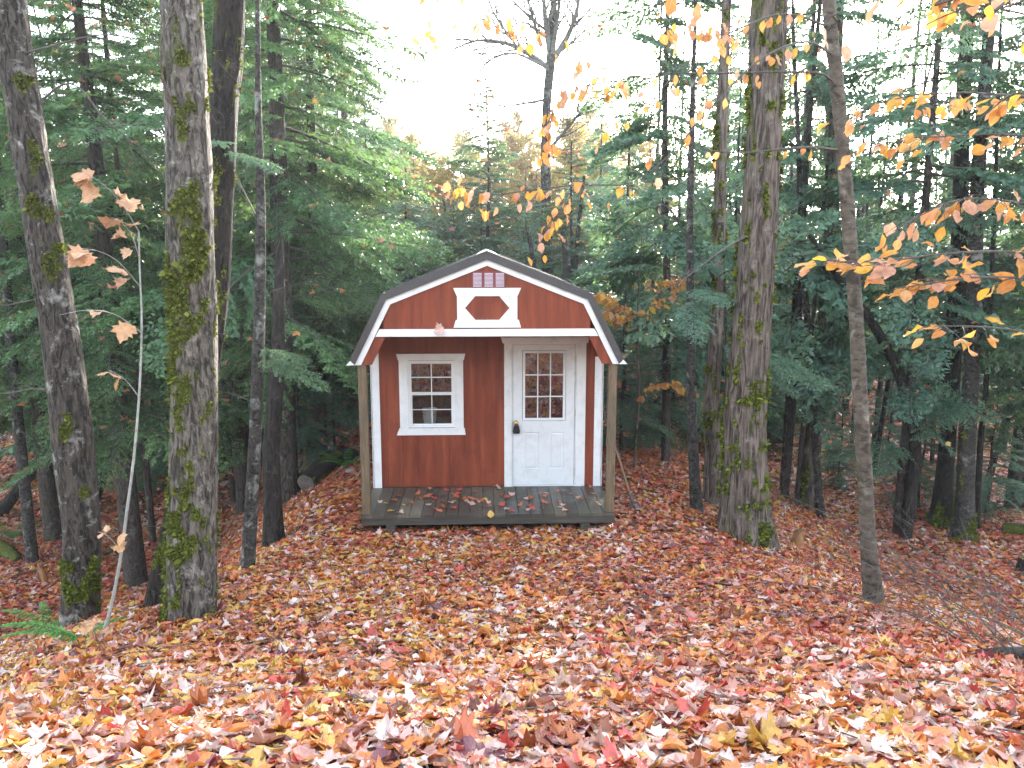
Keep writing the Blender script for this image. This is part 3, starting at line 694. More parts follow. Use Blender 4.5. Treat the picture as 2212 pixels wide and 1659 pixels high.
for k, (x, y) in enumerate(spots):
    q = int(r2.choice(5, p=[.26, .26, .24, .15, .09])); me = protos[q][int(r2.integers(3))]
    o = obj('porch_leaf', me, loc=(SX+x, y, .262+.008*(k % 3))); s_ = r2.uniform(.055, .090); o.scale = (s_, s_, s_)
    o.rotation_euler = (r2.normal(0, .12), r2.normal(0, .12), r2.uniform(0, 2*pi)); tag(o, DECK_KINDS[q][0], 'leaf', KN[q])
Rl = np.array([[1, 0, 0], [0, .75, -.66], [0, .66, .75]])
single_leaf('porch_leaf', 'large yellow oval leaf tipped over the front edge of the porch deck', OVAL, (SX+.03, YF-.015, .245), .11, Rl, M['leaf'], .86)
single_leaf('porch_leaf', 'large yellow oval leaf near the front left corner of the porch deck', OVAL, (SX-1.17, YF+.10, .27), .115, frames(1, np.array([.15]), np.array([1.3]))[0], M['leaf'], .86)
#@@TREES@@
# ------------------------------------------------------------------ trunks
def catmull(P, n):
    P = np.array(P, float); Q = np.vstack([2*P[0]-P[1], P, 2*P[-1]-P[-2]]); out = []
    seg = np.linalg.norm(np.diff(P, axis=0), axis=1); m = np.maximum(2, np.round(n*seg/seg.sum()).astype(int))
    for i in range(len(P)-1):
        t = np.linspace(0, 1, m[i], endpoint=False)[:, None]; a, b, c, d = Q[i:i+4]
        out.append(.5*((2*b)+(-a+c)*t+(2*a-5*b+4*c-d)*t**2+(-a+3*b-3*c+d)*t**3))
    out.append(P[-1:]); return np.vstack(out)
def trunk_mesh(name, P, R, mat, nring=90, nseg=40, rough=.08, ridge=.05, moss=None, flare=0.0, seed=0, patches=(), roots=5):
    """P centreline (base first, relative to the thing), R radii at the same points"""
    P = np.array(P, float); R = np.array(R, float)
    C = catmull(np.c_[P, R], nring); R = C[:, 3]; C = C[:, :3]
    th = np.arange(nseg)*2*pi/nseg
    Z = C[:, 2][:, None]; s = np.concatenate([[0], np.cumsum(np.linalg.norm(np.diff(C, axis=0), axis=1))])[:, None]
    c, si = np.cos(th)[None], np.sin(th)[None]; Rm = R[:, None]
    n1 = fbm(c*1.3+seed*7.1, si*1.3, s*1.1, seed, 3)-.5
    n2 = fbm(c*4+seed, si*4+3, s*2.2, seed+9, 3)-.5
    n3 = 1-np.abs(2*noise3(c*9+seed, si*9, s*3.0+2*n2, seed+4)-1)
    rr = Rm*(1+rough*2*n1+ridge*2*n2+ridge*.9*(n3-.5))
    if flare:
        fl = np.exp(-s/(.16+Rm*.5)); rr = rr*(1+flare*fl*(.55+.9*np.clip(np.sin(th*roots+seed+1.5*n1)[...], -.4, 1)))
    Tn = np.gradient(C, axis=0); Tn /= np.linalg.norm(Tn, axis=1)[:, None]
    A = np.cross(Tn, np.array([0, 1., 0])); A /= np.linalg.norm(A, axis=1)[:, None]; B = np.cross(A, Tn)
    D = c[..., None]*A[:, None]+si[..., None]*(-B[:, None]); V = C[:, None]+rr[..., None]*D
    ms = np.zeros(rr.shape)
    if moss is not None:
        amt, side, low = moss; side = pi-side      # amount, preferred azimuth, extra at the foot
        ms = (fbm(c*1.6*amt**.2+seed, si*1.6, s*1.5, seed+20, 4)-.5)*1.5+amt*.42+.30*np.cos(th[None]-side)*amt+low*np.exp(-s/.35)
        ms = np.maximum(ms, amt*7*(fbm(c*5+seed, si*5, s*5.5, seed+31, 3)-.53))
    for (q, rad) in patches:
        d = np.linalg.norm((V-np.array(q))*np.array([1, 1, .6]), axis=2)/rad; ms = np.maximum(ms, .95-.75*d+2.0*(fbm(V[..., 0]*13, V[..., 1]*13, V[..., 2]*10, 5, 4)-.5))
    ms = np.clip(ms, 0, 1)
    n, m = rr.shape; i = (np.arange(n-1)[:, None]*m+np.arange(m)[None]); j = (np.arange(n-1)[:, None]*m+(np.arange(m)+1)[None] % m)
    q = np.stack([i, j, j+m, i+m], -1).reshape(-1, 4)
    cap = ((n-1)*m+np.arange(m))[None]
    me = mesh_np(name, V.reshape(-1, 3), [q, cap], mat, attrs={'moss': ms.ravel()}, smooth=True)
    return me, V, D, ms
def tuft_mesh(name, V, D, ms, n, size=.03, seed=0, thr=.55, hang=.5, zmax=9):
    """small moss fronds standing off the bark where the moss grows"""
    r = np.random.default_rng(seed+100); w = ((ms > thr) & (V[..., 2] < zmax))[:-1].ravel(); idx = np.where(w)[0]
    if len(idx) < 3: return None
    k = r.choice(idx, n); m = V.shape[1]; i, j = k//m, k % m; j2 = (j+1) % m; a, b = r.uniform(0, 1, (2, n, 1))
    p = (V[i, j]*(1-a)+V[i, j2]*a)*(1-b)+(V[i+1, j]*(1-a)+V[i+1, j2]*a)*b; d = D[i, j]
    out = d*r.uniform(.3, 1, (n, 1))+np.array([0, 0, -hang])*r.uniform(0, 1, (n, 1))+r.normal(0, .45, (n, 3)); out /= np.linalg.norm(out, axis=1)[:, None]
    sd = np.cross(out, d+r.normal(0, .3, (n, 3))); sd /= np.linalg.norm(sd, axis=1)[:, None]+1e-6
    L = size*r.lognormal(0, .35, (n, 1)); W = L*.33
    Vv = np.stack([p-d*.004, p+out*L*.5+sd*W, p+out*L, p+out*L*.5-sd*W], 1)
    rn_ = np.repeat(np.clip(r.normal(.5, .22, n), 0, 1), 4)
    return mesh_np(name, Vv.reshape(-1, 3), [np.arange(4*n).reshape(-1, 4)], M['moss'], attrs={'rnd': rn_})
def limb_mb(mb, p0, d0, L, r0, r, depth=2, droop=0.0, n=10, wob=.12, kids=4, seg=5):
    """bare limb with side twigs"""
    p = np.array(p0, float); d = np.array(d0, float); d /= np.linalg.norm(d); pts = [p.copy()]
    for k in range(n):
        d = d+r.normal(0, wob, 3)+np.array([0, 0, -droop/n]); d /= np.linalg.norm(d); p = p+d*L/n; pts.append(p.copy())
    rad = np.linspace(r0, max(r0*.15, .0012), n+1); mb.tube(pts, rad, seg, cap=False)
    if depth > 0:
        for k in range(kids):
            i = int(r.integers(2, n)); dd = pts[i+1 if i < n else i]-pts[i-1]; dd /= np.linalg.norm(dd)
            s_ = np.cross(dd, r.normal(0, 1, 3)); s_ /= np.linalg.norm(s_)+1e-6
            limb_mb(mb, pts[i], dd*.8+s_*.8, L*r.uniform(.25, .5), rad[i]*.6, r, depth-1, droop, max(4, n-3), wob*1.2, max(2, kids-1), max(3, seg-1))
    return pts

# ------------------------------------------------------------------ hemlock sprays (feathery flat fans of needle shoots)
def spray(L, seed, sp=.052, leaf=(.060, .015), spl=.025, wid=.42, droop=.36, bare=.12):
    r = np.random.default_rng(seed); Vq = []; Rn = []; wood = []
    zc = lambda x: -droop*(x/L)**2*L*.6+.06*x
    s = bare*L+r.uniform(0, sp)
    while s < L*1.0:
        f = s/L; side = 1
        for side in (-1, 1):
            if r.uniform() < .10: continue
            l = L*wid*(math.sin(pi*min(1, .15+f*.72))**.8)*(1.08-f)**.55*r.uniform(.55, 1.15)+.03
            ang = radians(r.uniform(38, 62))*side; dr = np.array([cos(ang), sin(ang)]); p0 = np.array([s, 0, zc(s)])
            n = max(2, int(l/spl)); t = (np.arange(n)+r.uniform(0, .6))/n*l; dz = -r.uniform(.15, .55)*(t/l)**1.6*l*.5+r.normal(0, .01)
            pts = np.stack([p0[0]+dr[0]*t+.1*t*t/l, p0[1]+dr[1]*t, p0[2]+dz], 1)
            wood.append((p0, pts[-1]))
            for sd in (-1, 1):
                a2 = math.atan2(dr[1], dr[0])+sd*np.radians(r.uniform(30, 60, n)); ll = leaf[0]*r.uniform(.6, 1.2, n)*(1.12-t/l*.6); ww = leaf[1]*r.uniform(.8, 1.25, n)
                dx, dy = np.cos(a2), np.sin(a2); dd = r.normal(-.30, .35, n); e = np.stack([dx, dy, dd], 1)*ll[:, None]
                tl = r.normal(0, .95, n); wv = np.stack([-dy, dx, tl], 1)*ww[:, None]
                Vq.append(np.stack([pts, pts+e*.45+wv*.5, pts+e, pts+e*.45-wv*.5], 1)); Rn.append(r.normal(0, .12, n)+.12*(t/l))
        s += sp*r.uniform(.7, 1.3)
    return np.concatenate(Vq), np.concatenate(Rn), wood, zc, L
SPR = [spray(1.5, k) for k in range(6)]
SPR_MID = [spray(1.5, 30+k, .085, (.115, .036), .045) for k in range(5)]
SPR_FAR = [spray(1.5, 60+k, .14, (.19, .062), .075) for k in range(4)]
def crown(name, H, z0, rad, nb, sprays, mat, seed, shape=.8, up=0.0, gap=.0, leafdots=40, twist=None, bottom=.5, centre=None, pitch0=-14):
    """crown mesh in tree coordinates, trunk along z (centre(z) gives the axis)"""
    r = np.random.default_rng(seed); VV, RR, WV, WF = [], [], [], []; off = 0; mbw = MB(); dots = []
    for k in range(nb):
        f = (k+r.uniform(0, 1))/nb; z = z0+(H-z0)*f**1.0
        if r.uniform() < gap: continue
        prof_ = (1-f)**shape*min(1, bottom+f*3); L = rad*prof_*r.uniform(.45, 1.3)+.25*rad*.3
        az = k*2.39996+r.normal(0, .5) if twist is None else twist(r)
        pit = radians(pitch0+up*f*45+r.normal(0, 11)); roll = r.normal(0, .42); V0, r0, wood, zc, L0 = sprays[int(r.integers(len(sprays)))]
        s_ = L/L0
        # keep shoots near their natural size: shorter branches are cut, long ones get two sprays
        V = V0.reshape(-1, 3)*np.array([s_, s_**.85, s_])
        cr, sr = cos(roll), sin(roll); V = V@np.array([[1, 0, 0], [0, cr, sr], [0, -sr, cr]])
        cp, sp_ = cos(pit), sin(pit); Mx = np.array([[cp, 0, sp_], [0, 1, 0], [-sp_, 0, cp]]); V = V@Mx
        ca, sa = cos(az), sin(az); Mz = np.array([[ca, sa, 0], [-sa, ca, 0], [0, 0, 1]]); V = V@Mz
        c0 = np.array([0, 0, z]) if centre is None else np.array([*centre(z), z]); V = V+c0
        VV.append(V); b = r.normal(.42, .16); RR.append(np.repeat(np.clip(r0+b, 0, 1), 4))
        xs_ = np.linspace(0, L*.96, 6); ax = np.stack([xs_, 0*xs_, np.array([zc(x/s_)*s_ for x in xs_])], 1)@Mx@Mz+c0
        mbw.tube(ax, np.linspace(.007+.009*L, .003, 6), 3, cap=False)
        if leafdots and r.uniform() < leafdots/nb:
            dots += [V[int(r.integers(len(V)))] for _ in range(3)]
    V = np.concatenate(VV); nq = len(V)//4; q = np.arange(4*nq).reshape(-1, 4)
    WVv = np.array(mbw.v); WFf = np.array(mbw.f)+len(V)
    parts = [V, WVv]; faces = [q, WFf]; mi = [0, 1]; rn = [np.concatenate(RR), np.zeros(len(WVv))]
    if dots:
        P = np.array(dots); n = len(P); v, f, a = leaf_cloud(MAPLE_LO, P, r.uniform(.07, .11, n), frames(n, np.abs(r.normal(.6, .5, n)), r=r), r.choice([.4, .5, .58, .3, .86], n), .4, r)
        faces.append(f+len(V)+len(WVv)); parts.append(v); mi.append(2); rn.append(a[:, 0])
    return mesh_np(name, np.vstack(parts), faces, [mat, M['twig'], M['leaf']], mi, {'rnd': np.concatenate(rn)})

def deadtwigs(P, n, z0, z1, L, seed, axis=None):
    """dead side branches still on a trunk; axis: centreline array"""
    r = np.random.default_rng(seed); mb = MB(); A = np.array(axis)
    for k in range(n):
        z = r.uniform(z0, z1); c = np.array([np.interp(z, A[:, 2], A[:, 0]), np.interp(z, A[:, 2], A[:, 1]), z]); az = r.uniform(0, 2*pi)
        limb_mb(mb, c, (cos(az), sin(az), r.uniform(-.1, .35)), L*r.uniform(.4, 1.2), .008, r, 1, r.uniform(-.1, .5), 7, .13, 3, 3)
    return mb

def pole(name, label, cat, px, w, mat, Y=None, group=None, top=9.0, seed=0, moss=None, flare=.45, rough=.05, ridge=.04, nring=80, nseg=28,
         patches=(), tufts=0, twigs=0, twigL=1.0, tz=(2, 8), tsize=.03, hang=.5):
    """a tree from the pixel line of its trunk: px from the foot upwards, w trunk widths in pixels"""
    base = hit(*px[0]) if Y is None else at(*px[0], Y)
    Y = base[1]; P = [at(x, y, Y) for x, y in px]
    g = float(T(P[0][0], Y)); P[0][2] = g
    dep = [(_F@(p-np.array([0, 0, CZ]))) for p in P]; R = [.5*w_*d/F_PX for w_, d in zip(w, dep)]
    d = P[-1]-P[-2]; d /= np.linalg.norm(d)
    if top > P[-1][2]+.3:
        ext = P[-1]+(d*.7+np.array([0, 0, .3]))*((top-P[-1][2])/max(.5, d[2]*.7+.3)); P.append(ext); R.append(R[-1]*.45)
    loc = P[0].copy(); P = [p-loc for p in P]
    P.insert(0, P[0]+np.array([0, 0, -.25])); R.insert(0, R[0]*1.05)
    t = thing(name, label, cat, loc, group=group)
    pt = [(at(x, y, Y-R[1])-loc, rad) for x, y, rad in patches]
    me, V, D, ms = trunk_mesh('trunk', P, R, mat, nring, nseg, rough, ridge, moss, flare, seed, pt)
    o = obj('trunk', me, t)
    if tufts:
        tm = tuft_mesh('moss', V, D, ms, tufts, tsize, seed, hang=hang, zmax=7)
        if tm: tag(obj('moss', tm, o), kind='stuff')
    if twigs:
        axis = catmull(P, 40); deadtwigs(P, twigs, tz[0], tz[1], twigL, seed+5, axis).build('dead_branches', M['twig'], t)
    return t, P, R, loc, o

# left foreground
tA = pole('maple_tree', 'leaning dark mossy maple nearest the left edge, white flecked bark', 'tree',
     [(172, 1348), (178, 1160), (160, 980), (135, 760), (108, 590), (75, 380), (45, 180), (20, 0)], [70, 74, 80, 74, 70, 68, 68, 64], M['bark_dark_maple'], seed=3,
     moss=(.22, 2.8, .25), flare=.45, rough=.10, ridge=.06, nring=220, nseg=56, tufts=6500, tsize=.022,
     patches=[(75, 350, .14), (85, 460, .10), (130, 575, .15), (125, 545, .12), (190, 660, .08), (195, 1270, .16), (150, 1270, .13), (140, 930, .08), (60, 180, .1), (180, 1070, .06)], top=9)
tB = pole('maple_tree', 'thick pale maple with green moss patches down its left side', 'tree',
     [(412, 1338), (415, 1240), (418, 1000), (420, 760), (412, 560), (410, 380), (402, 200), (392, 0)], [104, 102, 97, 95, 98, 95, 90, 84], M['bark_maple'], seed=5,
     moss=(.42, 3.3, .1), flare=.22, rough=.06, ridge=.05, nring=240, nseg=64, tufts=12000, tsize=.022,
     patches=[(378, 830, .17), (375, 770, .10), (380, 660, .18), (378, 710, .12), (395, 1165, .20), (375, 1190, .13), (370, 960, .10), (372, 900, .10), (380, 1300, .06), (440, 1110, .09), (395, 250, .12), (400, 450, .14), (420, 520, .14), (390, 95, .12), (430, 600, .08)], top=9)
tC = pole('rotten_tree', 'black rotten trunk rising right behind the thick pale maple', 'tree',
     [(345, 1312), (375, 1150), (412, 980), (445, 820), (468, 640), (478, 440), (484, 220), (497, 0)], [58, 50, 48, 48, 50, 50, 58, 58], M['bark_dark'], Y=float(tB[3][1])+.75, seed=8,
     moss=(.35, 3.0, .2), flare=.4, rough=.16, ridge=.10, nring=150, nseg=40, tufts=2500, tsize=.022, top=9, patches=[(345, 1190, .12), (470, 640, .1), (455, 400, .1)])
tD = pole('young_maple', 'slim brown maple trunk between the thick pale maple and the shed', 'tree',
     [(535, 1232), (541, 1120), (550, 960), (557, 800), (562, 600), (563, 420), (558, 250), (556, 0)], [31, 29, 27, 26, 23, 19, 15, 9], M['bark_spotted'], seed=9,
     flare=.15, rough=.07, ridge=.04, nring=120, nseg=28, twigs=0, top=7, moss=(.15, 0, .2))
tE = pole('split_tree', 'split double trunk with black hollow just behind the slim brown maple', 'tree',
     [(588, 1098), (586, 1000), (592, 880), (600, 760), (604, 640), (604, 560), (606, 500)], [42, 34, 31, 27, 22, 17, 5], M['bark_dark'], seed=10, Y=9.6,
     flare=.4, rough=.18, ridge=.12, nring=120, nseg=36, moss=(.2, 0, .3), top=0)
# right
tG = pole('oak_tree', 'very thick furrowed trunk with moss belts right of the shed', 'tree',
     [(1608, 1162), (1607, 1060), (1608, 920), (1622, 720), (1636, 520), (1650, 300), (1657, 120), (1662, 0)], [112, 100, 90, 82, 78, 73, 74, 76], M['bark_brown'], seed=13,
     moss=(.45, 3.4, .12), flare=.38, rough=.05, ridge=.055, nring=240, nseg=64, tufts=11000, tsize=.034, top=10,
     patches=[(1572, 1072, .17), (1640, 1070, .14), (1586, 870, .17), (1628, 870, .18), (1600, 640, .14), (1625, 600, .16), (1615, 500, .14), (1640, 330, .16), (1655, 230, .14), (1648, 700, .12), (1665, 60, .12), (1650, 1180, .2)], hang=.6)
tH = pole('beech_tree', 'slender smooth barked beech curving up right of the thick furrowed trunk', 'tree',
     [(1888, 1308), (1876, 1180), (1868, 1020), (1858, 860), (1850, 700), (1838, 540), (1822, 340), (1805, 150), (1790, 0)], [44, 33, 31, 31, 30, 29, 28, 28, 27], M['bark_beech'], seed=15,
     flare=.25, rough=.05, ridge=.02, nring=160, nseg=36, top=8, moss=(.1, 0, 0))
tI = pole('ash_tree', 'grey lichen spotted trunk with mossy foot near the right edge', 'tree',
     [(2082, 1166), (2085, 1060), (2092, 900), (2104, 700), (2108, 500), (2116, 330), (2130, 160), (2140, 0)], [48, 36, 34, 30, 29, 28, 25, 22], M['bark_spotted'], seed=17,
     flare=.55, rough=.07, ridge=.04, nring=140, nseg=32, tufts=2500, tsize=.03, moss=(.15, 1, .9), top=9, twigs=14, twigL=1.3, tz=(1.5, 7), patches=[(2100, 1150, .18), (2050, 1160, .1)])
tJ = pole('birch_sapling', 'thin pale banded trunk just right of the shed', 'tree',
     [(1504, 1104), (1499, 1000), (1494, 880), (1492, 700), (1490, 500), (1494, 300), (1500, 100)], [27, 22, 20, 17, 15, 13, 9], M['bark_spotted'], seed=19,
     flare=.3, rough=.09, ridge=.05, nring=120, nseg=24, top=8.5, twigs=12, twigL=1.2, tz=(2, 8))
tK = pole('mossy_tree', 'brown trunk with green moss on its left edge, left of the thick furrowed trunk', 'tree',
     [(1540, 1084), (1540, 980), (1536, 880), (1544, 760), (1552, 600), (1558, 300), (1570, 0)], [42, 36, 34, 30, 26, 24, 20], M['bark_brown'], seed=21, Y=11.2,
     flare=.3, rough=.10, ridge=.06, nring=120, nseg=32, tufts=3000, tsize=.04, moss=(.35, 3.1, .1), top=10, patches=[(1518, 900, .2), (1522, 960, .12), (1530, 830, .15)], twigs=8, twigL=1.0, tz=(3, 9))
tK2 = pole('dead_pole', 'thin dead grey pole standing between the mossy and the thick furrowed trunk', 'tree',
     [(1574, 1085), (1572, 950), (1570, 800), (1566, 640), (1560, 480)], [9, 8, 7, 6, 5], M['bark_spotted'], seed=22, Y=10.9, flare=.1, nring=50, nseg=14, top=0)
tL = pole('spotted_sapling', 'thin black and white spotted sapling with mossy foot, right of the thick trunk', 'tree',
     [(1772, 1118), (1764, 1010), (1757, 880), (1744, 700), (1732, 520), (1724, 300), (1714, 80)], [20, 17, 16, 14, 12, 10, 8], M['bark_spotted'], seed=23,
     flare=.3, rough=.1, ridge=.05, nring=110, nseg=22, moss=(.1, 0, .9), top=8, twigs=16, twigL=1.1, tz=(1.5, 7.5))
tM = pole('gnarled_tree', 'gnarled grey trunk with burl behind the thin spotted sapling', 'tree',
     [(1748, 1040), (1755, 960), (1768, 870), (1776, 790), (1788, 640), (1796, 480), (1800, 250), (1812, 0)], [42, 36, 34, 34, 32, 30, 28, 24], M['bark_brown'], seed=25, Y=14.0,
     flare=.5, rough=.2, ridge=.08, nring=110, nseg=32, moss=(.35, 3.0, .7), top=11, twigs=14, twigL=1.5, tz=(3, 9), tufts=1500, tsize=.05)
tN = pole('leaning_tree', 'dark trunk bending strongly right behind the slender beech', 'tree',
     [(1962, 1082), (1975, 1000), (1974, 930), (1958, 860), (1938, 795), (1909, 740), (1873, 680), (1831, 632), (1788, 564), (1742, 500)], [26, 24, 24, 23, 22, 20, 18, 15, 12, 8], M['bark_dark'], seed=27, Y=12.6,
     flare=.3, rough=.1, ridge=.05, nring=110, nseg=24, top=0, twigs=7, twigL=1.2, tz=(.8, 3))
tO = pole('spruce_tree', 'dark trunk with bright mossy foot behind the lichen spotted trunk', 'tree',
     [(2034, 1112), (2043, 1000), (2052, 860), (2060, 720), (2072, 560), (2078, 300), (2092, 0)], [42, 34, 34, 34, 34, 30, 26], M['bark_dark'], seed=29, Y=13.2,
     flare=.7, rough=.08, ridge=.05, nring=110, nseg=30, tufts=1800, tsize=.05, moss=(.1, 3.3, 1.1), top=11, twigs=26, twigL=1.7, tz=(2, 9))
tP = pole('thin_pole_tree', 'thin dark stem just right of the lichen spotted trunk', 'tree',
     [(2112, 1120), (2118, 960), (2132, 800), (2140, 640), (2150, 400), (2160, 100)], [14, 12, 11, 10, 8, 6], M['bark_dark'], seed=31, Y=12.9, flare=.2, nring=70, nseg=16, top=9, twigs=16, twigL=1.2, tz=(1, 8))
tQ = pole('leaning_sapling', 'short dark stem leaning out low at the right edge', 'tree',
     [(2130, 1060), (2150, 980), (2180, 900), (2205, 800)], [16, 14, 12, 9], M['bark_dark'], seed=33, Y=14.5, flare=.2, nring=50, nseg=14, top=0, twigs=6, twigL=1, tz=(.5, 2))
# trunks of medium distance
MID = [(1694, 1036, 18, 14.6, 'dark straight trunk close behind the right side of the thick furrowed trunk'), (1722, 1060, 11, 13.8, 'thin dark stem between the thick furrowed trunk and the spotted sapling'),
       (1884, 1010, 13, 17.5, 'straight dark trunk deep behind the slender beech'), (1838, 990, 8, 18.5, 'thin stem deep between spotted sapling and slender beech'), (1920, 985, 9, 20, 'thin stem deep in the forest right of the slender beech'),
       (2000, 1010, 12, 19, 'thin straight trunk left of the mossy footed dark trunk'), (2186, 1080, 30, 14, 'thick shaded trunk at the right edge of the forest'), (2165, 1000, 14, 18, 'narrow trunk deep in the forest by the right edge'),
       (1405, 960, 9, 19, 'thin dark stem above the fallen log right of the shed'), (1452, 975, 8, 17.5, 'thin leaning stem above the log beside the banded trunk'), (1660, 960, 9, 22, 'thin pale stem far behind the thick furrowed trunk'),
       (318, 1008, 15, 14, 'dark straight trunk seen between the two left maples'), (255, 985, 10, 18, 'thin dark stem far between the two left maples'), (215, 990, 9, 20, 'thin stem far behind the leaning dark maple'),
       (640, 960, 10, 19, 'thin stem left behind the shed'), (668, 950, 20, 18.5, 'grey trunk in the shade left behind the shed'), (700, 925, 8, 23, 'slim stem nearest the shed on its left'), (735, 940, 9, 21, 'slim dark stem close to the left eave of the shed'),
       (50, 1020, 26, 13, 'shaded hemlock trunk at the far left edge'), (500, 1000, 12, 16, 'thin trunk between the thick pale maple and the slim brown maple')]
for k, (x, y, w, Y, lab) in enumerate(MID):
    b = at(x, y, Y); rr_ = np.random.default_rng(200+k); lean = rr_.normal(0, 12)
    vx = (x-1106)*.10
    pole('forest_tree', lab, 'tree', [(x, y), (x+lean*.3+vx*.2+rr_.normal(0, 3), y-200), (x+lean*.6+vx*.45, y-450), (x+lean+vx*.75, max(y-750, -50))], [w*.95, w*.82, w*.72, w*.6], M['bark_hemlock'] if k % 3 else M['bark_spotted'],
         Y=Y, seed=200+k, flare=.3, nring=60, nseg=16, rough=.07, ridge=.04, top=10, twigs=14, twigL=1.2, tz=(1.5, 8), moss=(.15, 3, .5))
# trunks behind the shed roof
for k, (pts, w, Y, nm, lab) in enumerate([
    ([(1222, 860), (1224, 640), (1222, 540), (1215, 500)], [20, 18, 16, 9], 18, 'forked_birch', 'dark forked trunk just right of the shed ridge'),
    ([(1245, 860), (1242, 640), (1244, 560), (1252, 470), (1262, 380)], [15, 13, 11, 9, 6], 18.6, 'birch_tree', 'grey spotted trunk right of the forked trunk behind the ridge'),
    ([(1160, 860), (1158, 640), (1148, 540), (1138, 490)], [14, 12, 10, 6], 17.5, 'curved_sapling', 'curved dark stem behind the ridge of the shed')]):
    pole(nm, lab, 'tree', pts, w, M['bark_spotted'], Y=Y, seed=260+k, flare=.2, nring=60, nseg=18, rough=.1, ridge=.05, top=0, twigs=14, twigL=1.4, tz=(3.5, 8), moss=(.1, 0, 0))

# big bare tree behind the shed --------------------------------------------------------------------
YR = 20.0
tR, PR, RR_, locR, oR = pole('bare_tree', 'tall bare grey tree with spreading limbs against the white sky behind the shed', 'tree',
     [(1196, 880), (1188, 700), (1182, 560), (1180, 420), (1178, 320), (1182, 220), (1190, 120)], [32, 27, 24, 22, 20, 19, 19], M['bark_spotted'], Y=YR, seed=41, flare=.3, nring=110, nseg=28, rough=.1, ridge=.05, top=9.8)
r = np.random.default_rng(42)
LIMBS = [([(1188, 150), (1150, 118), (1095, 88), (1035, 78), (985, 92), (955, 112)], 12), ([(1180, 145), (1110, 110), (1060, 120), (1025, 155), (1000, 190)], 6), ([(1192, 130), (1180, 60), (1174, 0), (1170, -90)], 15),
         ([(1192, 125), (1200, 60), (1206, 0), (1212, -80)], 10), ([(1198, 125), (1228, 75), (1245, 20), (1252, -60)], 13), ([(1200, 120), (1250, 80), (1275, 50)], 6), ([(1181, 330), (1215, 290), (1245, 255), (1262, 225)], 9),
         ([(1120, 105), (1085, 60), (1060, 20), (1050, -30)], 6), ([(1170, 100), (1150, 40), (1135, -20)], 8), ([(1182, 215), (1140, 220), (1090, 225), (1060, 210)], 6)]
for pts, w in LIMBS:
    mb = MB(); P = np.array([at(x, y, YR) for x, y in pts])-locR; P[:, 1] += np.linspace(0, r.uniform(-1.2, 1.2), len(P)); C = catmull(P, 24)
    rad = np.linspace(.5*w*YR/F_PX*1.05, .012, len(C)); mb.tube(C, rad, 8)
    for q in range(22):
        i = int(r.integers(4, len(C)-1)); d = C[i+1]-C[i]; d /= np.linalg.norm(d); s_ = np.cross(d, r.normal(0, 1, 3)); s_ /= np.linalg.norm(s_)
        limb_mb(mb, C[i], d*.7+s_*.7+np.array([0, 0, .25]), r.uniform(.7, 2.2), rad[i]*.5, r, 2, -.1, 9, .12, 4, 4)
    mb.build('limb', M['twig_mid'], tR)

# ------------------------------------------------------------------ hemlocks
def hemlock_meshes(kind, seed):
    if kind == 'tall':     # forest hemlock 14 m
        H, z0, rad, nb, spr, mt, kw = 14.0, 2.0, 2.4, 120, SPR_MID, M['needle'], dict(shape=.75, leafdots=110, up=.3)
    elif kind == 'wall':   # dense bright left-hand hemlocks 
        H, z0, rad, nb, spr, mt, kw = 12.0, 2.3, 2.3, 135, SPR, M['needle_bright'], dict(shape=.6, leafdots=150, up=.1)
    elif kind == 'cone':
        H, z0, rad, nb, spr, mt, kw = 7.5, .8, 1.85, 140, SPR_MID, M['needle_blue'], dict(shape=.95, leafdots=60, up=.7)
    elif kind == 'airy':   # thin crowned, sky shows through
        H, z0, rad, nb, spr, mt, kw = 13.0, 2.2, 2.2, 85, SPR_MID, M['needle_blue'], dict(shape=.6, leafdots=90, up=.2, gap=.12)
    elif kind == 'young':  # understorey
        H, z0, rad, nb, spr, mt, kw = 3.2, .25, 1.15, 70, SPR, M['needle_blue'], dict(shape=.9, leafdots=22, up=.5)
    elif kind == 'low':    # far understorey
        H, z0, rad, nb, spr, mt, kw = 3.6, .2, 1.5, 70, SPR_FAR, M['needle'], dict(shape=.8, leafdots=12, up=.5)
    elif kind == 'autumn': # far deciduous trees with thin yellow and tan crowns
        H, z0, rad, nb, spr, mt, kw = 11.0, 2.5, 2.6, 120, SPR_FAR, M['autumn_crown'], dict(shape=.45, leafdots=80, up=1.1, pitch0=10)
    else:                  # far
        H, z0, rad, nb, spr, mt, kw = 13.0, 1.8, 2.3, 92, SPR_FAR, M['needle_blue'], dict(shape=.75, leafdots=30, up=.3)
    cm = crown('crown', H, z0, rad, nb, spr, mt, seed, **kw)
    rb = H*(.009 if kind in ('wall', 'tall') else .0045)+.012; P = [(0, 0, -.3), (0, 0, 0), (.03, 0, H*.25), (-.02, .03, H*.5), (.02, 0, H*.75), (0, 0, H)]
    tm, _, _, _ = trunk_mesh('trunk', P, [rb*1.3, rb*1.15, rb, rb*.75, rb*.42, .012], M['bark_hemlock'], 40, 12 if kind != 'wall' else 18, .05, .04, (.2, 3, .4), .25, seed)
    return cm, tm, H
HM = {k: [hemlock_meshes(k, 300+i*7+10*j) for j in range(n)] for i, (k, n) in enumerate([('tall', 2), ('wall', 3), ('cone', 1), ('airy', 2), ('young', 2), ('low', 2), ('far', 2), ('autumn', 2)])}
def hemlock(kind, var, x, y, H, label, group=None, rz=0.0, name='hemlock_tree', wide=1.0, lean=(0, 0)):
    cm, tm, H0 = HM[kind][var % len(HM[kind])]; s_ = H/H0
    t = thing(name, label, 'tree', (x, y, float(T(x, y))), rz, group); t.scale = (s_*wide, s_*wide, s_); t.rotation_euler = (lean[0], lean[1], rz)
    obj('trunk', tm, t); obj('crown', cm, t); return t
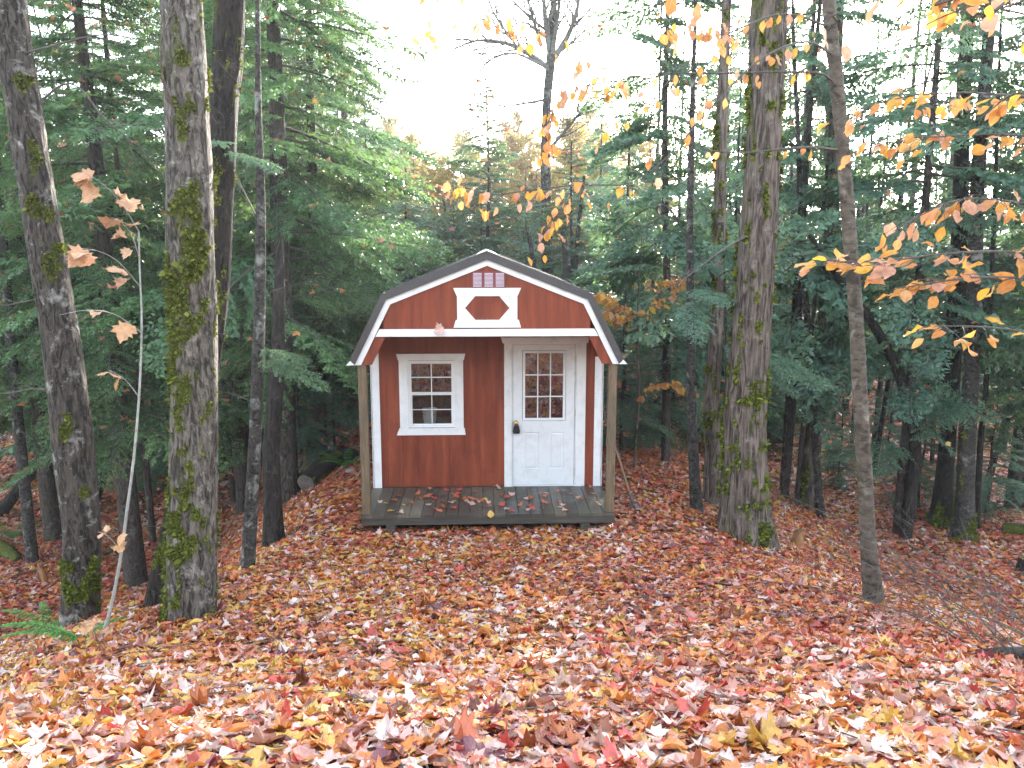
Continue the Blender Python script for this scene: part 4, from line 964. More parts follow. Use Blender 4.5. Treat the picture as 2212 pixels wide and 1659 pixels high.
def place(px, Y):  # ground point under a picture column at distance Y
    p = at(px, 900, Y); return p[0], Y
def top_h(px, py, Y):  # tree height whose tip reaches picture row py
    p = at(px, py, Y); return p[2]-float(T(p[0], Y))
NEAR = [ # kind, var, px, Y, tip row or None+height, label
    ('wall', 0, 615, 12.6, 12.5, 'bright dense hemlock whose boughs reach the shed roof from the left', 1.15),
    ('wall', 1, 690, 14.5, 11.0, 'hemlock at the left edge of the open sky', 1.0),
    ('wall', 2, 265, 12.4, 12.5, 'full bright hemlock filling the gap between the two left maples', 1.15),
    ('wall', 1, 90, 14.2, 12.0, 'hemlock behind the leaning dark maple', 1.1),
    ('wall', 0, -100, 15.0, 12.0, 'hemlock reaching in from beyond the left edge', 1.1),
    ('wall', 2, 520, 15.0, 13.0, 'hemlock behind the black rotten trunk', 1.1),
    ('tall', 0, 770, 17.0, None, 'lower hemlock beside the open sky left of the ridge', 1.5),
    ('cone', 0, 880, 20.0, 360, 'low wide hemlock left behind the ridge', 1.7), ('cone', 0, 970, 23.0, 400, 'pointed hemlock far behind the left roof slope', 1.5), ('cone', 0, 1240, 19.0, 300, 'wide hemlock right of the bare tree', 1.6),
    ('cone', 0, 1066, 21.0, 170, 'cone shaped hemlock standing free against the white sky above the ridge', 1.25),
    ('airy', 0, 800, 24.0, 120, 'slender airy hemlock at the left side of the sky gap', 1.0), ('airy', 1, 1290, 25.0, 130, 'slender airy hemlock at the right side of the sky gap', 1.0),
    ('airy', 1, 1345, 15.8, 130, 'hemlock whose boughs hang over the right side of the shed roof', 1.15),
    ('airy', 0, 1440, 13.0, 10.5, 'airy hemlock right of the shed below the sun', 1.1),
    ('airy', 1, 1570, 16.5, 8.5, 'thin hemlock between the banded trunk and the thick furrowed trunk', 1.0),
    ('airy', 0, 1705, 14.0, 12.0, 'thin hemlock right beside the thick furrowed trunk', 1.0),
    ('airy', 1, 1960, 12.8, 12.0, 'airy hemlock right of the slender beech', 1.15),
    ('airy', 0, 2060, 15.0, 12.0, 'thin crowned hemlock over the mossy footed trunk', 1.1),
    ('airy', 0, 2230, 14.0, 12.5, 'hemlock at the right edge', 1.0),
    ('wall', 2, 2360, 12.0, 11.0, 'hemlock reaching in from beyond the right edge', 1.0),
    ('airy', 1, 1860, 19.0, 9.5, 'hemlock in the second row behind the slender beech', 1.0)]
rp = np.random.default_rng(77)
for k, (kd, v, px, Y, h, lab, wd) in enumerate(NEAR):
    x, y = place(px, Y)
    H = top_h(px, 260, Y) if h is None else (h if h < 30 else top_h(px, h, Y))
    hemlock(kd, v, x, y, H, lab, None, rp.uniform(0, 6.28), wide=wd, lean=(rp.normal(0, .02), rp.normal(0, .02)))
# understorey hemlocks
YOUNG = [(1345, 13.2, 2.6, 'young hemlock behind the right eave of the shed'), (1430, 14.2, 3.0, 'young blue green hemlock left of the banded trunk'), (1500, 16.5, 3.4, 'young hemlock behind the banded trunk'),
         (720, 15.0, 3.2, 'young hemlock left behind the shed wall'), (645, 13.6, 2.6, 'young hemlock above the mossy log left of the shed'), (600, 17.0, 3.6, 'young hemlock in the shade behind the split trunk'),
         (300, 16.5, 2.4, 'young hemlock low between the two left maples'),
         (1650, 18.0, 3.0, 'young hemlock far behind the thick furrowed trunk'), (1820, 15.6, 2.0, 'low young hemlock between spotted sapling and beech'), (1925, 16.6, 2.4, 'young hemlock right behind the beech'), (2000, 14.0, 2.4, 'young hemlock left of the mossy footed trunk'),
         (2150, 13.6, 2.6, 'young hemlock right of the lichen spotted trunk'), (770, 18.0, 4.2, 'tall young hemlock close to the left eave')]
for k, (px, Y, H, lab) in enumerate(YOUNG):
    x, y = place(px, Y); hemlock('young', k, x, y, H, lab, 'young hemlocks under the big trees', rp.uniform(0, 6.28), 'young_hemlock', rp.uniform(.9, 1.2))
# forest beyond, left and right of the sky gap, and lower trees across it
def far_row(n, x0, x1, Y0, Y1, hmin, hmax, kinds, lab, grp, cap=None):
    for k in range(n):
        px = x0+(x1-x0)*(k+rp.uniform(.1, .9))/n; Y = rp.uniform(Y0, Y1); x, y = place(px, Y)
        H = rp.uniform(hmin, hmax)
        if cap is not None: H = min(H, top_h(px, cap+rp.uniform(0, 90), Y))
        kd = kinds[int(rp.integers(len(kinds)))]; hemlock(kd, k, x, y, H, lab, grp, rp.uniform(0, 6.28), wide=rp.uniform(.9, 1.2))
far_row(11, -150, 780, 19, 25, 11, 15, ['tall', 'far'], 'hemlock in the dim second row of the forest left of the shed', 'hemlocks in the forest left of the shed')
far_row(12, -200, 800, 27, 38, 12, 16, ['far'], 'distant hemlock in the forest left of the shed', 'distant hemlocks left of the shed')
far_row(6, 1450, 2330, 20, 25, 6, 9.5, ['airy', 'tall'], 'hemlock in the backlit second row of the forest right of the shed', 'hemlocks in the forest right of the shed')
far_row(11, 1350, 2350, 27, 38, 7, 11, ['far', 'airy'], 'distant hemlock in the backlit forest right of the shed', 'distant hemlocks right of the shed', cap=270)
far_row(14, 780, 1420, 22, 34, 8, 12, ['far', 'cone'], 'distant low hemlock behind the shed below the open sky', 'distant low hemlocks behind the shed', cap=340)
far_row(26, -300, 2500, 42, 60, 9, 13, ['far'], 'hemlock in the farthest row of the forest', 'farthest hemlocks', cap=330)
far_row(16, 700, 1500, 62, 100, 12, 17, ['far'], 'hemlock far off at the foot of the open sky', 'hemlocks far off below the sky', cap=300)
for k, (px, Y, row) in enumerate([(830, 27, 330), (905, 34, 300), (965, 29, 350), (1010, 44, 290), (1105, 36, 300), (1150, 28, 380), (1225, 33, 270), (1290, 29, 330), (1360, 38, 260), (1120, 50, 250), (1420, 26, 520), (1500, 30, 450), (1640, 28, 500), (1860, 33, 420), (860, 48, 260), (1260, 47, 240)]):
    x, y = place(px, Y); hemlock('autumn', k, x, y, top_h(px, row, Y), 'thin yellow and tan autumn tree behind the hemlocks', 'distant autumn trees', rp.uniform(0, 6.28), 'autumn_tree', 1.1)
for px, Y, H, lab in [(1545, 34, 15, 'tall dark hemlock added to block the sun, standing below and left of it'), (1622, 40, 17, 'tall dark hemlock added to block the sun, behind the thick furrowed trunk'), (1700, 36, 16, 'tall dark hemlock added to block the sun, below and right of it')]:
    x, y = place(px, Y); hemlock('far', px, x, y, H, lab, None, .3*px, wide=1.1)  # crowns added in the sun's path to keep direct sun off the foreground
def low_row(n, x0, x1, Y0, Y1, lab, grp):
    for k in range(n):
        px = x0+(x1-x0)*(k+rp.uniform(0, 1))/n; Y = rp.uniform(Y0, Y1); x, y = place(px, Y)
        hemlock('low', k, x, y, rp.uniform(2.2, 4.8), lab, grp, rp.uniform(0, 6.28), 'young_hemlock', rp.uniform(1, 1.4))
low_row(9, -100, 800, 18, 30, 'bushy young hemlock deep in the shade left of the shed', 'far young hemlocks left of the shed')
low_row(9, 1350, 2300, 20, 32, 'bushy young hemlock deep in the forest right of the shed', 'far young hemlocks right of the shed')
low_row(22, -200, 2400, 34, 50, 'bushy young hemlock at the far end of the forest', 'farthest young hemlocks')
# thin bare poles filling the forest
pole_meshes = []
for k in range(4):
    r_ = np.random.default_rng(400+k); P = [(0, 0, -.3), (0, 0, 0), (r_.normal(0, .08), 0, 3), (r_.normal(0, .15), r_.normal(0, .1), 6), (r_.normal(0, .25), 0, 10)]
    tm, _, _, _ = trunk_mesh('trunk', P, [.06, .052, .045, .035, .012], M['bark_hemlock'] if k < 2 else M['bark_spotted'], 50, 12, .08, .05, (.2, 3, .5), .3, 400+k)
    tw = deadtwigs(P, 26, 1.2, 9.5, 1.2, 410+k, catmull(P, 30)); mb = tw; o_ = mb.build('dead_branches', M['twig']); dm = o_.data; bpy.data.objects.remove(o_); pole_meshes.append((tm, dm))
def poles(n, x0, x1, Y0, Y1, lab, grp):
    for k in range(n):
        px = x0+(x1-x0)*(k+rp.uniform(0, 1))/n; Y = rp.uniform(Y0, Y1); x, y = place(px, Y); tm, dm = pole_meshes[int(rp.integers(4))]
        t = thing('thin_tree', lab, 'tree', (x, y, float(T(x, y))), rp.uniform(0, 6.28), grp); s_ = rp.uniform(.6, 1.3); t.scale = (s_, s_, rp.uniform(.75, 1.1)); t.rotation_euler = (rp.normal(0, .04), rp.normal(0, .04), rp.uniform(0, 6.28))
        obj('trunk', tm, t); obj('dead_branches', dm, t)
poles(44, 1380, 2280, 15.5, 32, 'thin straight dark trunk with dead side twigs right of the shed', 'thin trunks in the forest right of the shed')
poles(14, 0, 770, 17, 28, 'thin straight dark trunk with dead side twigs left of the shed', 'thin trunks in the forest left of the shed')

# ------------------------------------------------------------------ leafy branches
def twig_leaves(parent, name, pts, leaves, tmpl, size, mat, r, w0=.006, droop=.6, side=.12, hang=.5, urange=(0, 1), mat_twig=None, curl=.3):
    """pts world points of the branch relative to parent origin, leaves: number along it"""
    C = catmull(np.array(pts), 20); mb = MB(); mb.tube(C, np.linspace(w0, .0015, len(C)), 5, cap=False)
    pos, Rms = [], []
    for k in range(leaves):
        f = r.uniform(.12, 1)**.8; i = min(len(C)-2, int(f*(len(C)-1))); d = C[i+1]-C[i]; d /= np.linalg.norm(d)
        s_ = np.cross(d, [0, 0, 1.])*(1 if r.uniform() < .5 else -1)+r.normal(0, .25, 3); l = side*r.uniform(.15, 1); e = C[i]+(s_*.8+d*.6)*l+np.array([0, 0, -l*.3*droop])
        mb.tube([C[i], (C[i]+e)/2+np.array([0, 0, .01]), e], [.002, .0015, .001], 3, cap=False)
        yv = (s_*.6+d*.7)*(1-hang)+np.array([0, 0, -hang*r.uniform(.5, 1.3)])+r.normal(0, .2, 3); yv /= np.linalg.norm(yv)
        nv = np.array([0, 0, 1.])*(1-hang*.5)+r.normal(0, .45, 3)+np.array([0, -.35, 0]); nv = nv-yv*(nv@yv); nv /= np.linalg.norm(nv); xv = np.cross(yv, nv)
        Rms.append(np.stack([xv, yv, nv], 1)); pos.append(e+yv*size*.45)
    b = mb.build(name, mat_twig or M['twig'], parent)
    n = len(pos); v, f_, a = leaf_cloud(tmpl, np.array(pos), size*r.uniform(.7, 1.2, n), np.array(Rms), r.uniform(*urange, n), curl, r)
    tag(obj('leaves', mesh_np('leaves', v, [f_], mat, attrs={'rnd': a}), b), kind='stuff'); return b
def PXL(lst, loc): return [at(x, y, Y)-np.array(loc) for x, y, Y in lst]
rb_ = np.random.default_rng(91)
# beech beyond the right edge with branches reaching in
bx = at(2420, 900, 3.6); bl = (bx[0], 3.6, float(T(bx[0], 3.6)))
be = thing('beech_tree', 'beech just beyond the right edge with orange leafed branches reaching in', 'tree', bl)
tm, _, _, _ = trunk_mesh('trunk', [(0, 0, -.3), (0, 0, 0), (.02, .02, 1.5), (-.05, 0, 3), (0, .1, 4.6), (.05, .1, 6.5)], [.085, .075, .06, .05, .035, .012], M['bark_beech'], 80, 20, .04, .02, (.1, 0, 0), .3, 71)
obj('trunk', tm, be)
BR = [([(2420, 560, 3.6), (2300, 470, 3.5), (2212, 440, 3.4), (2080, 430, 3.3), (1980, 470, 3.3), (1930, 500, 3.3)], 40, .6),
      ([(2420, 640, 3.6), (2300, 560, 3.3), (2200, 545, 3.2), (2080, 545, 3.1), (1950, 560, 3.1), (1860, 575, 3.1), (1765, 548, 3.1)], 46, .3),
      ([(2420, 700, 3.6), (2300, 620, 3.2), (2200, 600, 3.1), (2100, 600, 3.0), (1990, 615, 3.0), (1930, 625, 3.0)], 32, .3),
      ([(2420, 850, 3.6), (2300, 740, 3.5), (2200, 715, 3.4), (2100, 705, 3.3), (2020, 705, 3.2)], 14, .3),
      ([(2420, 300, 3.6), (2300, 250, 3.6), (2200, 200, 3.7), (2110, 260, 3.8), (2090, 230, 3.8)], 12, .4),
      ([(2420, 300, 3.6), (2300, 300, 3.9), (2140, 290, 4.1), (2040, 295, 4.2), (1950, 300, 4.2), (1850, 330, 4.3)], 26, .5),
      ([(2420, 200, 3.6), (2250, 210, 4.0), (2080, 200, 4.3), (1950, 210, 4.4), (1850, 240, 4.5), (1770, 270, 4.6)], 20, .4),
      ([(2420, 100, 3.6), (2250, 40, 3.6), (2100, 10, 3.6), (2020, 20, 3.6)], 16, .6)]
for pts, n, hg in BR:
    twig_leaves(be, 'branch', PXL(pts, bl), int(n*1.4), OVAL, .074, M['beech'], rb_, .009, side=.16, hang=hg)
# branches entering from above: tree H's side branches carry some, the rest belong to an overhanging beech behind the right shoulder
oh = at(2050, 100, 1.6); ol = (3.6, -.6, float(T(3.6, -.6)))
ob = thing('beech_tree', 'overhanging beech whose orange leaved branches hang in from the top of the frame', 'tree', ol)
tm, _, _, _ = trunk_mesh('trunk', [(0, 0, -.3), (0, 0, 0), (-.05, .1, 1.5), (-.1, .25, 3), (-.3, .5, 4.5), (-.4, .7, 7)], [.12, .10, .09, .075, .05, .015], M['bark_beech'], 80, 20, .04, .02, (.1, 0, 0), .3, 72)
obj('trunk', tm, ob)
def rel(z, lst): return [np.array((-.25, .45, z))]+PXL(lst, ol)
OB = [(3.3, [(2300, -80, 1.9), (2100, -60, 2.2), (1980, -20, 2.3), (1860, 10, 2.4), (1740, 60, 2.6)], 18, .6),
      (3.6, [(2200, -200, 2.0), (1950, -160, 2.4), (1720, -90, 2.7), (1560, -40, 2.9), (1440, 0, 3.1), (1400, 80, 3.3)], 16, .8),
      (3.9, [(2200, -350, 2.2), (1900, -300, 3.0), (1600, -200, 3.8), (1300, -90, 4.5), (1050, -40, 5.0), (850, -10, 5.3)], 34, .9),
      (3.2, [(2400, -60, 2.2), (2200, -20, 2.6), (2050, 30, 3.0), (1990, 60, 3.2)], 10, .6)]
for z, pts, n, hg in OB:
    twig_leaves(ob, 'branch', rel(z, pts), n, OVAL, .072, M['beech'], rb_, .010, side=.12, hang=hg)
# branches of the slender beech (tree H)
locH = np.array(tH[3]); YH = locH[1]; tHo = tH[0]
HB = [([(1818, 325, YH), (1760, 318, YH-.1), (1690, 322, YH-.2), (1600, 330, YH-.2), (1500, 322, YH-.1), (1400, 308, YH)], 8, .012), ([(1806, 190, YH), (1780, 160, YH-.1), (1690, 155, YH-.2), (1560, 158, YH-.2), (1420, 158, YH-.3), (1260, 160, YH-.3)], 16, .012),
      ([(1800, 120, YH), (1740, 90, YH-.3), (1640, 130, YH-.6), (1540, 230, YH-.8), (1450, 330, YH-.8), (1370, 400, YH-.9), (1320, 430, YH-.9)], 18, .011), ([(1795, 60, YH), (1700, 30, YH-.2), (1600, 60, YH-.4), (1500, 120, YH-.5), (1400, 220, YH-.6), (1310, 270, YH-.6)], 18, .010),
      ([(1420, 158, YH-.3), (1300, 180, YH-.4), (1215, 200, YH-.4), (1190, 260, YH-.4), (1184, 320, YH-.4)], 40, .006), ([(1300, 180, YH-.4), (1240, 110, YH-.5), (1150, 60, YH-.6), (1030, 40, YH-.7), (940, 50, YH-.8)], 26, .005), ([(1400, 158, YH-.3), (1440, 100, YH-.5), (1500, 60, YH-.7), (1560, 70, YH-.8)], 26, .005), ([(1250, 400, YH-.9), (1210, 440, YH-.9), (1190, 480, YH-.9)], 16, .004), ([(1370, 400, YH-.9), (1250, 400, YH-.9), (1150, 410, YH-.9), (1070, 420, YH-.9), (1000, 405, YH-.9)], 34, .006),
      ([(1818, 280, YH), (1900, 240, YH+.1), (2000, 230, YH), (2060, 210, YH)], 8, .008)]
for pts, n, w0 in HB:
    twig_leaves(tHo, 'branch', PXL(pts, locH), int(n*1.2), OVAL, .080, M['beech'], rb_, w0, side=.30, hang=.85)
# yellow leaved sapling behind the right eave, twig with orange leaves lower down
sx = at(1372, 900, 12.2); sl = (sx[0], 12.2, float(T(sx[0], 12.2)))
ys_ = thing('beech_sapling', 'small yellow leaved beech beside the right roof edge', 'tree', sl)
tm, _, _, _ = trunk_mesh('trunk', [(0, 0, -.2), (0, 0, 0), (.05, 0, 1.2), (0, .05, 2.2), (.03, 0, 3.6)], [.022, .02, .016, .012, .004], M['bark_beech'], 40, 10, .04, .02, None, .2, 73); obj('trunk', tm, ys_)
for pts, n in [([(1375, 700, 12.2), (1345, 660, 12), (1310, 640, 11.8), (1285, 632, 11.7)], 34), ([(1375, 690, 12.2), (1420, 650, 12), (1460, 620, 12), (1500, 590, 12)], 26), ([(1375, 720, 12.2), (1350, 690, 12), (1320, 672, 11.8)], 20), ([(1378, 640, 12.2), (1420, 610, 12.3), (1480, 600, 12.4)], 16),
                ([(1372, 880, 12.2), (1400, 838, 12), (1440, 826, 11.9), (1485, 835, 11.8)], 20)]:
    twig_leaves(ys_, 'branch', PXL(pts, sl), n*2, OVAL, .12, M['beech'], rb_, .006, side=.2, hang=.5, urange=(.45, .9))
# thin grey maple sapling at the left with large pale leaves
fp = [(212, 1393), (235, 1330), (258, 1220), (272, 1120), (290, 980), (302, 830), (306, 690), (302, 590), (300, 500)]
fy = 5.6; P = [at(x, y, fy) for x, y in fp]; fl_ = P[0].copy(); fl_[2] = float(T(fl_[0], fy)); P[0] = fl_.copy(); P = [p-fl_ for p in P]
fm = thing('maple_sapling', 'thin bent grey maple sapling with a few large pale orange leaves', 'tree', fl_)
mb = MB(); mb.tube(catmull(P, 60), np.linspace(.013, .005, len(catmull(P, 60))), 10); mb.build('stem', M['twig_grey'], fm, smooth=True)
for pts, n, sz, u in [([(302, 560, 5.6), (285, 510, 5.5), (262, 480, 5.4), (240, 470, 5.4)], 4, .11, (.2, .9)), ([(303, 620, 5.6), (260, 570, 5.3), (220, 545, 5.1), (170, 535, 5.0)], 5, .14, (.2, .9)), ([(300, 500, 5.6), (262, 440, 5.4), (225, 400, 5.2), (170, 365, 5.1)], 5, .12, (.2, .9)),
                       ([(306, 720, 5.6), (250, 680, 5.2), (190, 670, 4.9), (130, 680, 4.8)], 2, .13, (.2, .9)), ([(302, 860, 5.6), (270, 820, 5.6), (235, 800, 5.6)], 3, .10, (.3, .9)), ([(262, 1190, 5.6), (235, 1160, 5.5), (215, 1150, 5.5)], 4, .12, (.2, .5)), ([(212, 1390, 5.6), (200, 1350, 5.4), (190, 1335, 5.3)], 5, .10, (.2, .8))]:
    twig_leaves(fm, 'branch', PXL(pts, fl_), n, MAPLE, sz, M['maple_pale'], rb_, .004, side=.09, hang=.4, urange=u, mat_twig=M['twig_grey'])
# bare branches crossing at the top left: side branches of the leaning maple and the thick maple
def bare_branch(tree, lst, w0, r, kids=5):
    loc = np.array(tree[3]); C = catmull(PXL(lst, loc), 26); mb = MB(); rad = np.linspace(w0, .002, len(C)); mb.tube(C, rad, 6)
    for q in range(kids):
        i = int(r.integers(4, len(C)-2)); d = C[i+1]-C[i]; d /= np.linalg.norm(d); s_ = np.cross(d, r.normal(0, 1, 3)); s_ /= np.linalg.norm(s_)
        limb_mb(mb, C[i], d+s_*.8, r.uniform(.2, .7), rad[i]*.5, r, 1, .1, 7, .12, 3, 3)
    mb.build('branch', M['twig'], tree[0])
YA = tA[3][1]; YBt = tB[3][1]; YD = tD[3][1]
bare_branch(tA, [(35, 120, YA), (110, 100, YA-.2), (220, 75, YA-.4), (330, 90, YA-.5), (480, 110, YA-.6)], .010, rb_)
bare_branch(tA, [(55, 250, YA), (150, 180, YA), (230, 260, YA), (330, 350, YA+.1), (420, 480, YA+.2)], .010, rb_)
bare_branch(tA, [(125, 640, YA), (60, 650, YA), (0, 660, YA), (-80, 650, YA)], .008, rb_, 3)
bare_branch(tA, [(150, 860, YA), (80, 840, YA), (0, 850, YA), (-90, 830, YA)], .008, rb_, 3)
bare_branch(tB, [(395, 330, YBt), (380, 250, YBt-.1), (350, 160, YBt-.3), (355, 60, YBt-.4), (390, -20, YBt-.5)], .016, rb_, 6)
bare_branch(tD, [(560, 640, YD), (600, 625, YD-.1), (660, 610, YD-.2), (700, 600, YD-.2)], .007, rb_, 3)
bare_branch(tD, [(560, 480, YD), (520, 400, YD), (500, 360, YD), (470, 340, YD)], .008, rb_, 4)
bare_branch(tD, [(550, 870, YD), (500, 850, YD), (440, 845, YD-.1), (400, 840, YD-.2)], .006, rb_, 3)
bare_branch(tG, [(1630, 500, tG[3][1]), (1560, 540, tG[3][1]-.5), (1480, 600, tG[3][1]-.9), (1400, 640, tG[3][1]-1.2)], .014, rb_, 6)
# low hemlock boughs that hang in front of trunks
def boughs(name, label, px, Y, lst, mat, seed):
    b = place(px, Y); loc = np.array([b[0], b[1], float(T(*b))]); return loc
def bough_on(tree, px, py, Y, az, L, seed, n=1, mat='needle_blue', spr=None):
    r_ = np.random.default_rng(seed); loc = np.array(tree[3]); p = at(px, py, Y)-loc; VV = []; RRn = []
    for k in range(n):
        V0, r0, wood, zc, L0 = SPR[(seed+k) % len(SPR)]; s_ = L/L0*r_.uniform(.8, 1.1); V = V0.reshape(-1, 3)*s_; pit = radians(-8+r_.normal(0, 6)); a = az+r_.normal(0, .4)
        cp, sp_ = cos(pit), sin(pit); V = V@np.array([[cp, 0, sp_], [0, 1, 0], [-sp_, 0, cp]])@np.array([[cos(a), sin(a), 0], [-sin(a), cos(a), 0], [0, 0, 1]])+p+r_.normal(0, .06, 3); VV.append(V); RRn.append(np.repeat(np.clip(r0+.5, 0, 1), 4))
    V = np.vstack(VV); obj('bough', mesh_np('bough', V, [np.arange(len(V)).reshape(-1, 4)], M[mat], attrs={'rnd': np.concatenate(RRn)}), tree[0])
bough_on(tK, 1552, 740, 11.0, -.6, 1.5, 3, 4); bough_on(tK, 1556, 520, 11.0, -1.5, 1.3, 5, 3); bough_on(tJ, 1492, 640, tJ[3][1], -1.2, 1.2, 8, 3)
bough_on(tC, 480, 330, float(tC[3][1]), -1.3, .6, 4, 3); bough_on(tD, 560, 760, YD, -.4, .9, 7, 3, 'needle'); bough_on(tI, 2100, 860, tI[3][1], 3.6, 1.4, 12, 3); bough_on(tN, 1974, 960, 12.5, 3.5, 1.2, 14, 2)

# ------------------------------------------------------------------ things on the forest floor
def log_thing(name, label, cat, P, R, mat, seed, cut=True, moss=None, patches=()):
    P = np.array(P, float); loc = P[0].copy(); t = thing(name, label, cat, loc); P = P-loc
    Q = np.vstack([P[:1], P, P[-1:]])
    me, V, D, ms = trunk_mesh('bark', P, R, mat, 50, 24, .10, .07, moss, 0, seed)
    if cat == 'stump':
        V[-8:, :, 2] += (fbm(D[-8:, :, 0]*3+seed, D[-8:, :, 1]*3, 0, seed, 3)-.4)*np.linspace(0, .16, 8)[:, None]; me.vertices.foreach_set('co', V.astype(np.float32).ravel()); me.update()
    V2 = V.copy(); o = obj('log_bark', me, t)
    for e in (0, -1):
        ring = V[e]; c = ring.mean(0); v = np.vstack([[c], ring]); m = len(ring); f = np.array([[0, 1+i, 1+(i+1) % m] for i in range(m)])
        obj('cut_end', mesh_np('cut_end', v, [f], M['pulp'] if cut else M['twig']), t)
    return t
def G(px, Y, dz=0.0):
    p = at(px, 900, Y); return np.array([p[0], Y, float(T(p[0], Y))+dz])
def HG(px, py, dz=0.0):
    p = hit(px, py); return np.array([p[0], p[1], float(T(p[0], p[1]))+dz])
log_thing('fallen_log', 'short dark mossy log with cut end left of the shed', 'log', [G(655, 12.2, .14), G(690, 12.6, .17), G(725, 13.0, .14)], [.15, .17, .15], M['bark_dark'], 501, False, moss=(.55, 1.5, 0))
log_thing('fallen_log', 'second dark log lying crosswise behind the short mossy log', 'log', [G(700, 13.6, .12), G(735, 13.2, .13), G(760, 12.9, .10)], [.12, .13, .12], M['bark_dark'], 502, False, moss=(.3, 1.5, 0))
st = hit(650, 1050)
log_thing('mossy_stump', 'low broken stump with mossy top left of the shed', 'stump', [(st[0]-.1, 12.9, float(T(st[0]-.1, 12.9))-.1), (st[0]-.1, 12.9, float(T(st[0], 12.9))+.16), (st[0]-.05, 12.92, float(T(st[0], 12.9))+.33)], [.34, .25, .20], M['bark_dark'], 503, False, (.8, 1, .3))
log_thing('fallen_log', 'long black fallen log lying across the forest floor right of the shed', 'log', [G(1310, 17.2, .3), G(1400, 17.0, .32), G(1500, 17.3, .34), G(1600, 17.8, .32), G(1700, 18.4, .3)], [.16, .19, .2, .2, .17], M['bark_dark'], 504, False, (.2, 1.5, 0))
log_thing('leaning_log', 'dark dead trunk leaning up to the right at the left edge', 'dead trunk', [HG(-10, 1112, -.1), at(60, 1030, hit(-10, 1112)[1]+.2), at(122, 945, hit(-10, 1112)[1]+.4), at(215, 800, hit(-10, 1112)[1]+.8)], [.11, .10, .085, .05], M['bark_dark'], 505, False, None)
log_thing('leaning_log', 'dark dead trunk leaning between the two left maples', 'dead trunk', [HG(203, 1085, -.1), at(228, 1015, hit(203, 1085)[1]+.1), at(258, 930, hit(203, 1085)[1]+.2), at(285, 840, hit(203, 1085)[1]+.4)], [.08, .075, .065, .05], M['bark_dark'], 506, False, None)
log_thing('mossy_log', 'bright green mossy log end at the left edge', 'log', [HG(-150, 1190, .1), HG(-40, 1190, .12), HG(10, 1200, .10), HG(40, 1215, .02)], [.16, .15, .12, .07], M['bark_dark'], 507, False, (1.6, 1.5, 0))
log_thing('fallen_branch', 'thin brown fallen branch on the leaves behind the leaning dark maple', 'branch', [HG(-10, 1162, .10), HG(90, 1160, .12), HG(190, 1180, .06)], [.022, .022, .016], M['rake_wood'], 508, False)
log_thing('fallen_branch', 'brown fallen branch on the leaves between the two left maples', 'branch', [HG(210, 1206, .06), HG(255, 1196, .09), HG(312, 1184, .05)], [.035, .04, .025], M['bark_brown'], 509, False)
log_thing('fallen_log', 'dark rotting log end at the right edge below the dead brush', 'log', [HG(2115, 1420, .02), HG(2190, 1428, .05), HG(2300, 1440, .04)], [.035, .05, .06], M['bark_dark'], 510, False)
log_thing('mossy_log', 'mossy log lying low at the right edge beyond the brush', 'log', [HG(2165, 1150, .06), HG(2240, 1160, .08), HG(2330, 1165, .08)], [.10, .12, .12], M['bark_dark'], 511, False, (1.0, 1.5, 0))
s2 = hit(1722, 1178); log_thing('broken_stump', 'small splintered orange brown stump right of the thick furrowed trunk', 'stump', [(s2[0], s2[1], s2[2]-.1), (s2[0], s2[1], s2[2]+.08), (s2[0]+.03, s2[1], s2[2]+.20)], [.10, .085, .05], M['pulp'], 512)
s3 = hit(98, 1260); log_thing('broken_stump', 'small upright broken stick stump left of the leaning dark maple', 'stump', [(s3[0], s3[1], s3[2]-.1), (s3[0]-.02, s3[1], s3[2]+.15), (s3[0]-.06, s3[1], s3[2]+.28)], [.05, .045, .03], M['pulp'], 513)
s4 = hit(2205, 1235); log_thing('broken_stump', 'dark little stump at the right edge above the dead brush', 'stump', [(s4[0], s4[1], s4[2]-.1), (s4[0], s4[1], s4[2]+.08), (s4[0]+.01, s4[1], s4[2]+.2)], [.08, .07, .06], M['bark_dark'], 514)
# stones
def stone(px, py, s, label, seed):
    p = hit(px, py); r_ = np.random.default_rng(seed); th = np.linspace(0, pi, 9)[1:-1]; ph = np.arange(14)*2*pi/14
    V = [(0, 0, 1)]+[(sin(t)*cos(q), sin(t)*sin(q), cos(t)) for t in th for q in ph]+[(0, 0, -1)]; V = np.array(V)
    V *= (1+.55*(fbm(V[:, 0]*1.3+seed, V[:, 1]*1.3, V[:, 2]*1.3, seed, 3)-.5))[:, None]; V = V*np.array([s, s*.75, s*.42])
    f = [[0, 1+i, 1+(i+1) % 14] for i in range(14)]; last = len(V)-1; b = last-14
    f4 = [[1+a*14+i, 1+(a+1)*14+i, 1+(a+1)*14+(i+1) % 14, 1+a*14+(i+1) % 14] for a in range(6) for i in range(14)]; f2 = [[last, b+(i+1) % 14, b+i] for i in range(14)]
    tag(obj('stone', mesh_np('stone', V, [np.array(f), np.array(f4), np.array(f2)], M['stone'], smooth=True), loc=[float(p[0]), float(p[1]), float(p[2])+s*.22]), label, 'stone')
stone(1693, 1218, .07, 'larger pale grey stone showing through leaves right of the thick trunk', 1); stone(1660, 1190, .045, 'small pale grey stone at the foot of the thick furrowed trunk', 2); stone(1960, 1342, .05, 'bluish grey stone in the leaves right of the slender beech', 3)
stone(312, 1452, .055, 'rounded greenish stone on the left foreground slope', 4); stone(258, 1530, .05, 'flat blue grey stone in the left foreground leaves', 5); stone(760, 1020, .10, 'pale stone beside the dark logs left of the shed', 6)
